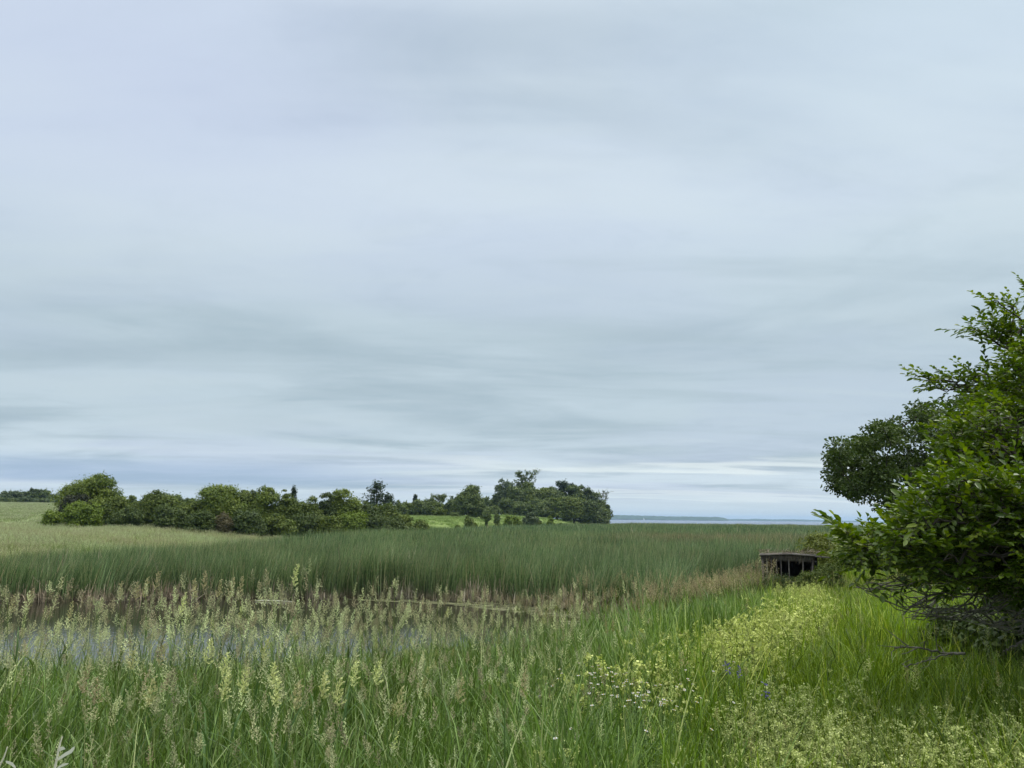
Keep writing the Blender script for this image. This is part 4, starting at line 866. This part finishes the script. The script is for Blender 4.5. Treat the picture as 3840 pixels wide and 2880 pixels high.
def maple():
    D = 28.5; x = pt(3900, 1900, D)[0]; zg = gh(x, D); root = empty('maple_tree', (x, D, zg)); tag(root, 'spreading dark green maple behind the near leafy tree', 'tree'); b = np.array([x, D, zg])
    poly = [(3100, 1850), (3125, 1700), (3165, 1655), (3230, 1630), (3262, 1600), (3400, 1585), (3470, 1515), (3600, 1500), (3900, 1440), (4300, 1420), (4500, 1700), (4300, 1960), (3700, 1980), (3460, 1960), (3330, 1945), (3270, 1900), (3190, 1908)]
    tips = poly_tips(poly, 430, 25.5, 31.5)
    nodes, par, rad, ends = grow(None, tips, .5, .07, .012, .40, .25, start=[b - b + [0, 0, -.3] + b, b + [-.2, 0, 1.5], b + [-.6, -.2, 3.0]])
    mb = MB(); wood(mb, nodes - b, par, rad, 5); mb.build('trunk', BARK, root)
    mb = MB()
    for ti, e in ends:
        c = nodes[e] - b; r_ = rng.uniform(.28, .55); n = int(190 * r_ / .4); d = unit(rng.normal(size=(n, 3)) + [0, 0, .35]); p = c + d * r_ * rng.uniform(.35, 1.1, (n, 1)) * [1.1, 1.1, .62]
        leaves(mb, p, d + rng.normal(0, .5, (n, 3)) - [0, 0, .3], rng.normal(0, .5, (n, 3)) + [0, 0, 1], rng.uniform(.08, .13, n), rng.uniform(.08, .11, n), np.clip(rng.normal(rng.uniform(.25, .7), .2, n), 0, 1))
    mb.build('crown', MAPLE, root)
rng = np.random.default_rng(41); random.seed(41)
maple()
rng = np.random.default_rng(42); random.seed(42)
def near_tree():
    b = np.array([6.3, 6.6, gh(6.3, 6.6)]); root = empty('leafy_tree', tuple(b)); tag(root, 'near leafy tree reaching in from the right picture edge', 'tree')
    groups = [  # polygon, twigs, depth range, leaf length
      ([(3610, 1620), (3680, 1500), (3740, 1430), (3790, 1340), (3880, 1270), (4200, 1180), (4300, 1500), (4200, 2200), (3840, 2230), (3660, 2170), (3540, 1930), (3590, 1740)], 1500, 5.6, 7.8, .062),
      ([(3430, 1405), (3520, 1420), (3760, 1390), (3780, 1480), (3600, 1490), (3500, 1455)], 60, 6.4, 6.8, .062),
      ([(3620, 1225), (3700, 1230), (3860, 1200), (3860, 1330), (3700, 1290)], 50, 6.3, 6.7, .062),
      ([(3660, 1100), (3760, 1130), (3880, 1150), (3880, 1230), (3790, 1200)], 14, 6.3, 6.6, .062),
      ([(3450, 1900), (3490, 1830), (3570, 1790), (3860, 1780), (4100, 1830), (4100, 2230), (3640, 2200), (3480, 2150), (3390, 2130), (3310, 2070), (3370, 1980)], 900, 4.3, 5.7, .060),
      ([(3150, 1985), (3230, 2010), (3300, 2030), (3300, 2090), (3220, 2080), (3180, 2030)], 34, 4.5, 4.9, .070),
      ([(3220, 2090), (3270, 2080), (3320, 2110), (3300, 2140), (3240, 2120)], 10, 4.5, 4.9, .068),
      ([(3560, 1590), (3620, 1540), (3760, 1500), (3850, 1560), (3850, 1800), (3520, 1810)], 260, 5.0, 6.2, .056)]
    tips, gi = [], []
    for g, (poly, n, a, c, lf) in enumerate(groups): tips.append(poly_tips(poly, n, a, c)); gi += [g] * n
    q_ = unit(rng.normal(size=(1100, 3))) * rng.uniform(.3, 1, (1100, 1)) ** .6 * [3.0, 3.6, 2.7] + [7.3, 6.2, 4.9]; tips.append(q_); gi += [0] * 1100   # the crown goes on beyond the picture edge, extended there to block skylight
    tips = np.concatenate(tips); gi = np.array(gi)
    nodes, par, rad, ends = grow(None, tips, .16, .09, .0028, .45, .22, start=[b + [0, 0, -.3], b + [-.1, -.1, .6], b + [-.3, -.3, 1.3], b + [-.45, -.4, 2.2]])
    mb = MB(); wood(mb, nodes - b, par, rad, 5); mb.build('trunk', BARK, root)
    mb = MB(); tw = MB()
    for ti, e in ends:
        g = gi[ti]; lf = groups[g][4]; c = nodes[e] - b; pv = nodes[par[e]] - b; d0 = unit(c - pv); d0 = unit(d0 * .6 + np.array([-.55, -.15, rng.uniform(-.1, .45)]) + rng.normal(0, .35, 3))
        for sp in range(2 if g in (0, 4) else 1):
            d = unit(d0 + rng.normal(0, .45, 3) * (sp > 0)); Ls = rng.uniform(.12, .26); m_ = 9
            t = (np.arange(m_) + .5) / m_; P = c + np.outer(t * Ls, d) + np.outer(t ** 2 * Ls * .12, [0, 0, 1]); sdv = unit(np.cross(d, [0, 0, 1.0])); sg = np.where(np.arange(m_) % 2 == 0, 1, -1)[:, None]
            edges_tubes(tw, c[None], P[-1][None], [.002], [.001], 3)
            dv = d * .8 + sdv * sg * .8 + rng.normal(0, .28, (m_, 3)) + [0, 0, .12]; dv[-1] = d; tone = np.clip(rng.normal(.42, .2), 0, .9)
            leaves(mb, P, dv, rng.normal(0, .35, (m_, 3)) + [0, 0, 1], lf * rng.uniform(.5, 1.2, m_) * rng.uniform(.75, 1.15), lf * rng.uniform(.42, .56, m_), np.clip(tone + rng.normal(0, .16, m_), 0, 1), .12)
    mb.build('crown', NEARL, root); tw.build('twigs', BARK, root)
    # dead lower branches, a grey tangle without leaves
    tips = poly_tips([(3150, 2195), (3300, 2150), (3500, 2170), (3860, 2180), (4100, 2200), (4100, 2420), (3860, 2400), (3600, 2330), (3390, 2330), (3300, 2250), (3210, 2215)], 620, 4.5, 6.4)
    nodes, par, rad, ends = grow(None, tips, .15, .10, .0022, .33, .75, start=[b + [0, 0, .2], b + [-.1, -.1, .5], b + [-.5, -.4, .9]])
    nodes[:, 2] = np.maximum(nodes[:, 2], 2.15); mb = MB(); wood(mb, nodes - b, par, rad, 5); tag(mb.build('dead_branches', DEADWOOD, root), 'grey leafless lower branches')
near_tree()
T(3900, 7.4, 2200, 620, 'dk', 'dark undergrowth bush added to deepen the shade beneath the near leafy tree', 'shade_undergrowth', 'bush', leaf=.07, dens=.9)  # dense bushes added to darken the space under the tree
T(3600, 8.6, 2270, 420, 'dk', 'low dark undergrowth added to deepen the shade behind the dead branches', 'shade_undergrowth', 'bush', leaf=.045, dens=1.0)
def ground_branch(name, label, pts, r0, seed, side=.28):
    random.seed(seed); P = np.array([pt(p[0], p[1], p[2] + 1.6 + (j % 2) * .15) for j, p in enumerate(pts)]); mb = MB(); n = len(P); t = np.linspace(0, n - 1, n * 5); Q = np.stack([np.interp(t, np.arange(n), P[:, k]) for k in range(3)], 1) + rng.normal(0, .006, (len(t), 3)); c = Q[0].copy(); Q -= c
    tube(mb, Q, np.linspace(r0, r0 * .3, len(Q)), 6)
    for k in range(3, len(Q) - 1, 2):
        d = unit(Q[k + 1] - Q[k]) + rng.normal(0, .6, 3); e = Q[k] + unit(d) * random.uniform(.3, 1) * side; tube(mb, np.array([Q[k], (Q[k] + e) / 2 + rng.normal(0, .015, 3), e]), np.array([r0 * .45, r0 * .3, r0 * .12]), 4)
    tag(mb.build(name, DEADWOOD, loc=tuple(c)), label, 'branch')
ground_branch('fallen_branch', 'grey forked dead branch lying in the weeds below the leafy tree', [(3620, 2455, 4.6), (3530, 2448, 4.6), (3450, 2430, 4.6), (3400, 2425, 4.6), (3355, 2432, 4.6)], .011, 4)
ground_branch('fallen_branch', 'bare pale branch end poking in low at the right edge', [(3900, 2380, 4.2), (3840, 2402, 4.2), (3800, 2425, 4.2), (3758, 2445, 4.2)], .012, 5, .08)
ground_branch('fallen_branch', 'second thinner dead branch in the weeds, nearer the viewer', [(3560, 2450, 4.5), (3470, 2475, 4.45), (3400, 2500, 4.4), (3380, 2490, 4.4)], .006, 6, .15)

# ------------------------------------------------------------------ countable small things
GREEN1 = veg('stem_green', [(0, (.06, .12, .03)), (1, (.10, .17, .05))], trans=.2)
PETAL = veg('white_petal', [(0, (.70, .72, .72)), (1, (.82, .83, .80))], trans=.3, rough=.6)
DISC = solid('flower_disc', (.45, .30, .02), (.6, .42, .04), 40)
PURP = veg('purple_petal', [(0, (.12, .09, .30)), (1, (.22, .17, .45))], trans=.3)
def daisy_proto():
    st = MB(); tube(st, np.array([[0, 0, -.05], [.01, 0, .25], [0, .01, .5]]), np.array([.002, .0018, .0015]), 4)
    m_ = 8; tt = rng.uniform(.1, .8, m_); leaves(st, np.stack([0 * tt, 0 * tt, tt * .5], 1), rng.normal(0, 1, (m_, 3)) * [1, 1, .3], rng.normal(0, .3, (m_, 3)) + [0, 0, 1], .04, .008, .5)
    a = np.arange(14) * 2 * math.pi / 14; D = np.stack([np.cos(a), np.sin(a), 0 * a + .12], 1); pe = MB(); leaves(pe, D * .003 + [0, 0, .5], D, np.tile([0, 0, 1.], (14, 1)), .0105, .006, rng.uniform(0, 1, 14), .1)
    di = MB(); th = np.linspace(0, 1, 4); tube(di, np.array([[0, 0, .497], [0, 0, .502], [0, 0, .505]]), np.array([.004, .0036, .001]), 8)
    r_ = empty('daisy', (0, 0, -50)); st.build('stem', GREEN1, r_); pe.build('petals', PETAL, r_); di.build('flower_centre', DISC, r_); return r_
def copy_tree(o):
    c = o.copy(); COL.objects.link(c)
    for ch in list(o.children): d = ch.copy(); COL.objects.link(d); d.parent = c
    return c
dz = daisy_proto()
spots = []
def dpts(c, s, n, D): 
    for _ in range(n): spots.append((random.gauss(c[0], s[0]), random.gauss(c[1], s[1]), D))
random.seed(3)
dpts((2215, 2515), (28, 14), 24, 8.3); dpts((2350, 2570), (45, 22), 20, 7.2); dpts((2440, 2550), (40, 24), 18, 7.3); dpts((2430, 2620), (60, 22), 18, 6.4); dpts((2300, 2620), (30, 18), 7, 6.4); dpts((2560, 2535), (25, 10), 3, 7.6); dpts((2600, 2460), (10, 8), 3, 9.4); dpts((2210, 2710), (12, 10), 2, 5.2)
def zone_label(px, py): return None
groupnames = [('white daisy in the loose drift at the foot of the yellow weeds', 'white daisies on the bank crest')]
first = True
for k, (px, py, D) in enumerate(spots):
    p = surf(px, py, .70, 3.0, 16); o = dz if first else copy_tree(dz); first = False
    g = gh(p[0], p[1]); hgt = max(.3, p[2] - g); o.location = (p[0], p[1], g); sc = .64 * random.uniform(.8, 1.2); o.scale = (sc, sc, hgt / .5); o.rotation_euler = (random.gauss(0.1, .2), random.gauss(0, .2), random.uniform(0, 6)); tag(o, groupnames[0][0], 'daisy', groupnames[0][1])
def bell(px, py, D, label):
    p = surf(px, py, .72, 3.0, 16); g = gh(p[0], p[1]); h = p[2] - g; st = MB(); tube(st, np.array([[0, 0, -.05], [.01, 0, h * .5], [0, .01, h]]), np.array([.0025, .002, .0015]), 4); r_ = empty('purple_flower', (p[0], p[1], g)); tag(r_, label, 'flower'); st.build('stem', GREEN1, r_)
    pe = MB(); m_ = 16; t = rng.uniform(0, 1, m_); P = np.stack([rng.normal(0, .011, m_), rng.normal(0, .011, m_), h - .06 + t * .08], 1); leaves(pe, P, rng.normal(0, 1, (m_, 3)), rng.normal(0, 1, (m_, 3)), .014, .008, rng.uniform(0, 1, m_)); pe.build('petals', PURP, r_)
bell(2770, 2500, 7.8, 'purple flower spike in the green grass, right one of two'); bell(2728, 2492, 7.9, 'purple flower spike in the green grass, left one of two'); bell(2872, 2572, 5.6, 'purple flower spike at the top of the pale weeds')

# dry reed stalk at the lower left corner
def dry_stalk(name, label, pts, leafs, D, r0=.004):
    P = np.array([pt(a, b, D) for a, b in pts]); g = gh(P[0][0], P[0][1]); c = np.array([P[0][0], P[0][1], g]); Q = np.concatenate([[c], P]) - c; root = empty(name, tuple(c)); tag(root, label, 'reed stalk'); mb = MB(); tube(mb, Q, np.linspace(r0, r0 * .4, len(Q)), 6); mb.build('stem', STRAW, root)
    for lp, wd in leafs:
        P2 = np.array([pt(a, b, D) for a, b in lp]) - c; t = np.linspace(0, 1, 7); P3 = np.stack([np.interp(t, np.linspace(0, 1, len(P2)), P2[:, k]) for k in range(3)], 1); mb = MB(); W_ = wd * np.sin(np.clip(t * .9 + .1, 0, 1) * math.pi) ** .6 + .0005; dd = unit(P2[-1] - P2[0]); sv_ = unit(np.cross(dd, [0, 1., 0.15])); ribbon(mb, P3, W_, sv_, .9); mb.build('leaf', STRAW, root)
dry_stalk('dry_reed', 'pale dead reed stalk with two bleached leaves at the lower left', [(205, 2885), (212, 2850), (220, 2810), (226, 2785), (234, 2762)], [([(214, 2850), (240, 2832), (265, 2818), (274, 2808), (280, 2800)], .009), ([(220, 2815), (228, 2808), (238, 2805), (245, 2808)], .009), ([(215, 2880), (238, 2868), (258, 2863)], .006)], 2.2)
dry_stalk('dry_reed', 'slanting dead grass stem at the bottom left picture edge', [(-10, 2890), (5, 2860), (15, 2840), (28, 2800)], [([(22, 2855), (45, 2865), (62, 2885)], .010)], 2.7)
# prominent single seed-head stems that stand out from the mass
def big_seed(px, py, D, label, L_=.15, green=.8, wdt=.034):
    random.seed(int(px)); p = pt(px, py, D); g = gh(p[0], p[1]); h = p[2] - g - L_ * .85; c = np.array([p[0], p[1], g]); root = empty('seed_head_stem', tuple(c)); tag(root, label, 'grass stem', 'tall single seed heads standing above the grass')
    st = MB(); t = np.linspace(0, 1, 7); a = random.uniform(-1, 1); P = np.outer(t * h, [0, 0, 1]) + np.outer((t ** 2 - 1) * .06, [math.cos(a), math.sin(a), 0]); tube(st, P, np.linspace(.0035, .0016, 7), 5)
    for k in (2, 3, 4): blade(st, P[k], random.uniform(.22, .38), .013, random.uniform(0, 6.28), random.uniform(.3, .8), 5, random.random(), .2)
    st.build('stem', GREEN1, root); hd = MB(); np.random.seed(int(px)); panicle(hd, P[-1], L_, wdt, a, green, 17, 1.15, 11); hd.build('seed_head', HEADS, root)
HEADS = veg('bright_seed_head', [(0, (.34, .28, .18)), (.4, (.42, .38, .21)), (.8, (.56, .58, .26)), (1, (.66, .70, .32))], trans=.25, rough=.8, spec=.1)
for px, py, D, gcol, lb in (
  (584, 2156, 6.4, .35, 'first tall seed head from the left rising well into the cattails'), (450, 2190, 6.6, .4, 'tan seed head above the water, lone and dark-tipped at left'), (540, 2180, 6.4, .5, 'slim seed head just left of the tall first one'), (765, 2152, 6.2, .3, 'highest tan seed head against the dark cattails'),
  (1103, 2130, 5.8, .95, 'bright yellow-green seed head highest against the cattails'), (513, 2195, 6.3, .35, 'wide seed head between two slimmer ones above the dark water'), (45, 2240, 7.0, .4, 'leftmost tall seed head above the dark water'), (105, 2222, 6.8, .35, 'second seed head from the left edge, above the dark water'), (258, 2270, 6.5, .5, 'seed head alone over the dark water gap'),
  (862, 2180, 6.5, .4, 'slim seed head before the reddish dead reeds'), (820, 2185, 6.4, .5, 'leafy seed head left of the reddish dead reeds'), (725, 2182, 6.4, .45, 'seed head left of the highest tan one'), (680, 2238, 5.6, .95, 'yellow curved seed head over the pond'), (898, 2175, 6.3, .4, 'pale seed head before a leaning white dead reed'),
  (780, 2415, 4.2, .95, 'bright plump seed head low in front of the bright water'), (835, 2465, 4.0, .95, 'broad double yellow-green seed head in the foreground'), (908, 2520, 3.7, .9, 'tall bright seed head above the dark grass tuft'), (835, 2540, 3.6, .85, 'seed head left of the one above the dark grass tuft'), (990, 2410, 4.6, .7, 'pale seed head right of the bright plump one'), (560, 2565, 3.7, .6, 'compact tan seed head in the left foreground'),
  (355, 2560, 3.8, .3, 'brown seed head in the left foreground'), (310, 2520, 4.0, .3, 'loose brown seed head further left in the foreground'), (1020, 2500, 3.9, .9, 'yellow seed head left of the flat-topped pair'), (1030, 2560, 3.6, .9, 'lower yellow seed head under its yellow neighbour'), (1105, 2575, 3.7, .5, 'tan drooping seed head left of the flat-topped pair'),
  (1210, 2535, 3.8, .8, 'yellow-green seed head below the flat-topped pair'), (1265, 2560, 3.7, .8, 'seed head just right of its yellow-green neighbour'), (1322, 2498, 4.1, 1.0, 'left head of the bright flat-topped pair'), (1408, 2490, 4.1, 1.0, 'right head of the bright flat-topped pair'), (600, 2430, 4.6, .5, 'olive seed head against the bright water at left'),
  (490, 2445, 4.7, .6, 'yellowish seed head against the bright water at left'), (1955, 2540, 4.3, .4, 'pale fuzzy seed head right of centre'), (1720, 2560, 4.2, .5, 'slender nodding seed head near the centre'), (1490, 2600, 3.8, .6, 'seed head rising from grass right of the flat-topped pair')):
    big_seed(px, py, D, lb, green=gcol, L_=.15 if D > 5 else .12, wdt=.036)
# a tiny white boat below the far shore
def boat():
    p = pt(2414, 1947, 4650); root = empty('small_boat', (p[0], 4650, .0)); tag(root, 'tiny white sailing boat under the far wooded shore', 'boat'); W_ = solid('white_paint', (.7, .7, .7), (.8, .8, .8), 1)
    mb = MB(); V = [[-5, 0, 0], [-4, 1.6, 0], [3, 1.5, 0], [6, 0, 0], [3, -1.5, 0], [-4, -1.6, 0]]; V2 = [[a * 1.08, b * 1.15, 1.8] for a, b, c in V]; i = np.arange(6); j = (i + 1) % 6; mb.add(V + V2, quads=np.concatenate([np.stack([i, j, j + 6, i + 6], 1), [[6, 7, 8, 9], [6, 9, 10, 11]]])); mb.build('hull', W_, root)
    mb = MB(); mb.add([[-4, 0, 3], [.5, .1, 3], [.5, .1, 13], [-4, .5, 3.2], [.8, 0, 3], [5, 0, 2.5], [.8, 0, 12]], tris=[[0, 1, 2], [3, 2, 1], [4, 5, 6]]); mb.build('sail', W_, root)
    mb = MB(); tube(mb, np.array([[.6, 0, 1], [.6, 0, 7], [.6, 0, 14]]), .15, 6); mb.build('mast', W_, root)
boat()

# ------------------------------------------------------------------ air
def haze():
    mb = MB(); x0, x1, y0, y1, z0, z1 = -12500, 12500, -12500, 12500, -5.0, 62.0
    mb.add([[x, y, z] for x in (x0, x1) for y in (y0, y1) for z in (z0, z1)], quads=[[0, 1, 3, 2], [4, 6, 7, 5], [0, 4, 5, 1], [2, 3, 7, 6], [0, 2, 6, 4], [1, 5, 7, 3]])
    m, t, o = mat('haze'); v = nd(t, 'ShaderNodeVolumePrincipled'); v.inputs['Color'].default_value = (.5, .72, 1.0, 1); v.inputs['Density'].default_value = HAZE; v.inputs['Anisotropy'].default_value = .2; t.links.new(v.outputs[0], o.inputs['Volume'])
    tag(mb.build('haze', m, smooth=False), 'thin bluish air over the marsh and the lake', 'haze', kind='stuff')
HAZE = 0.0001
haze()
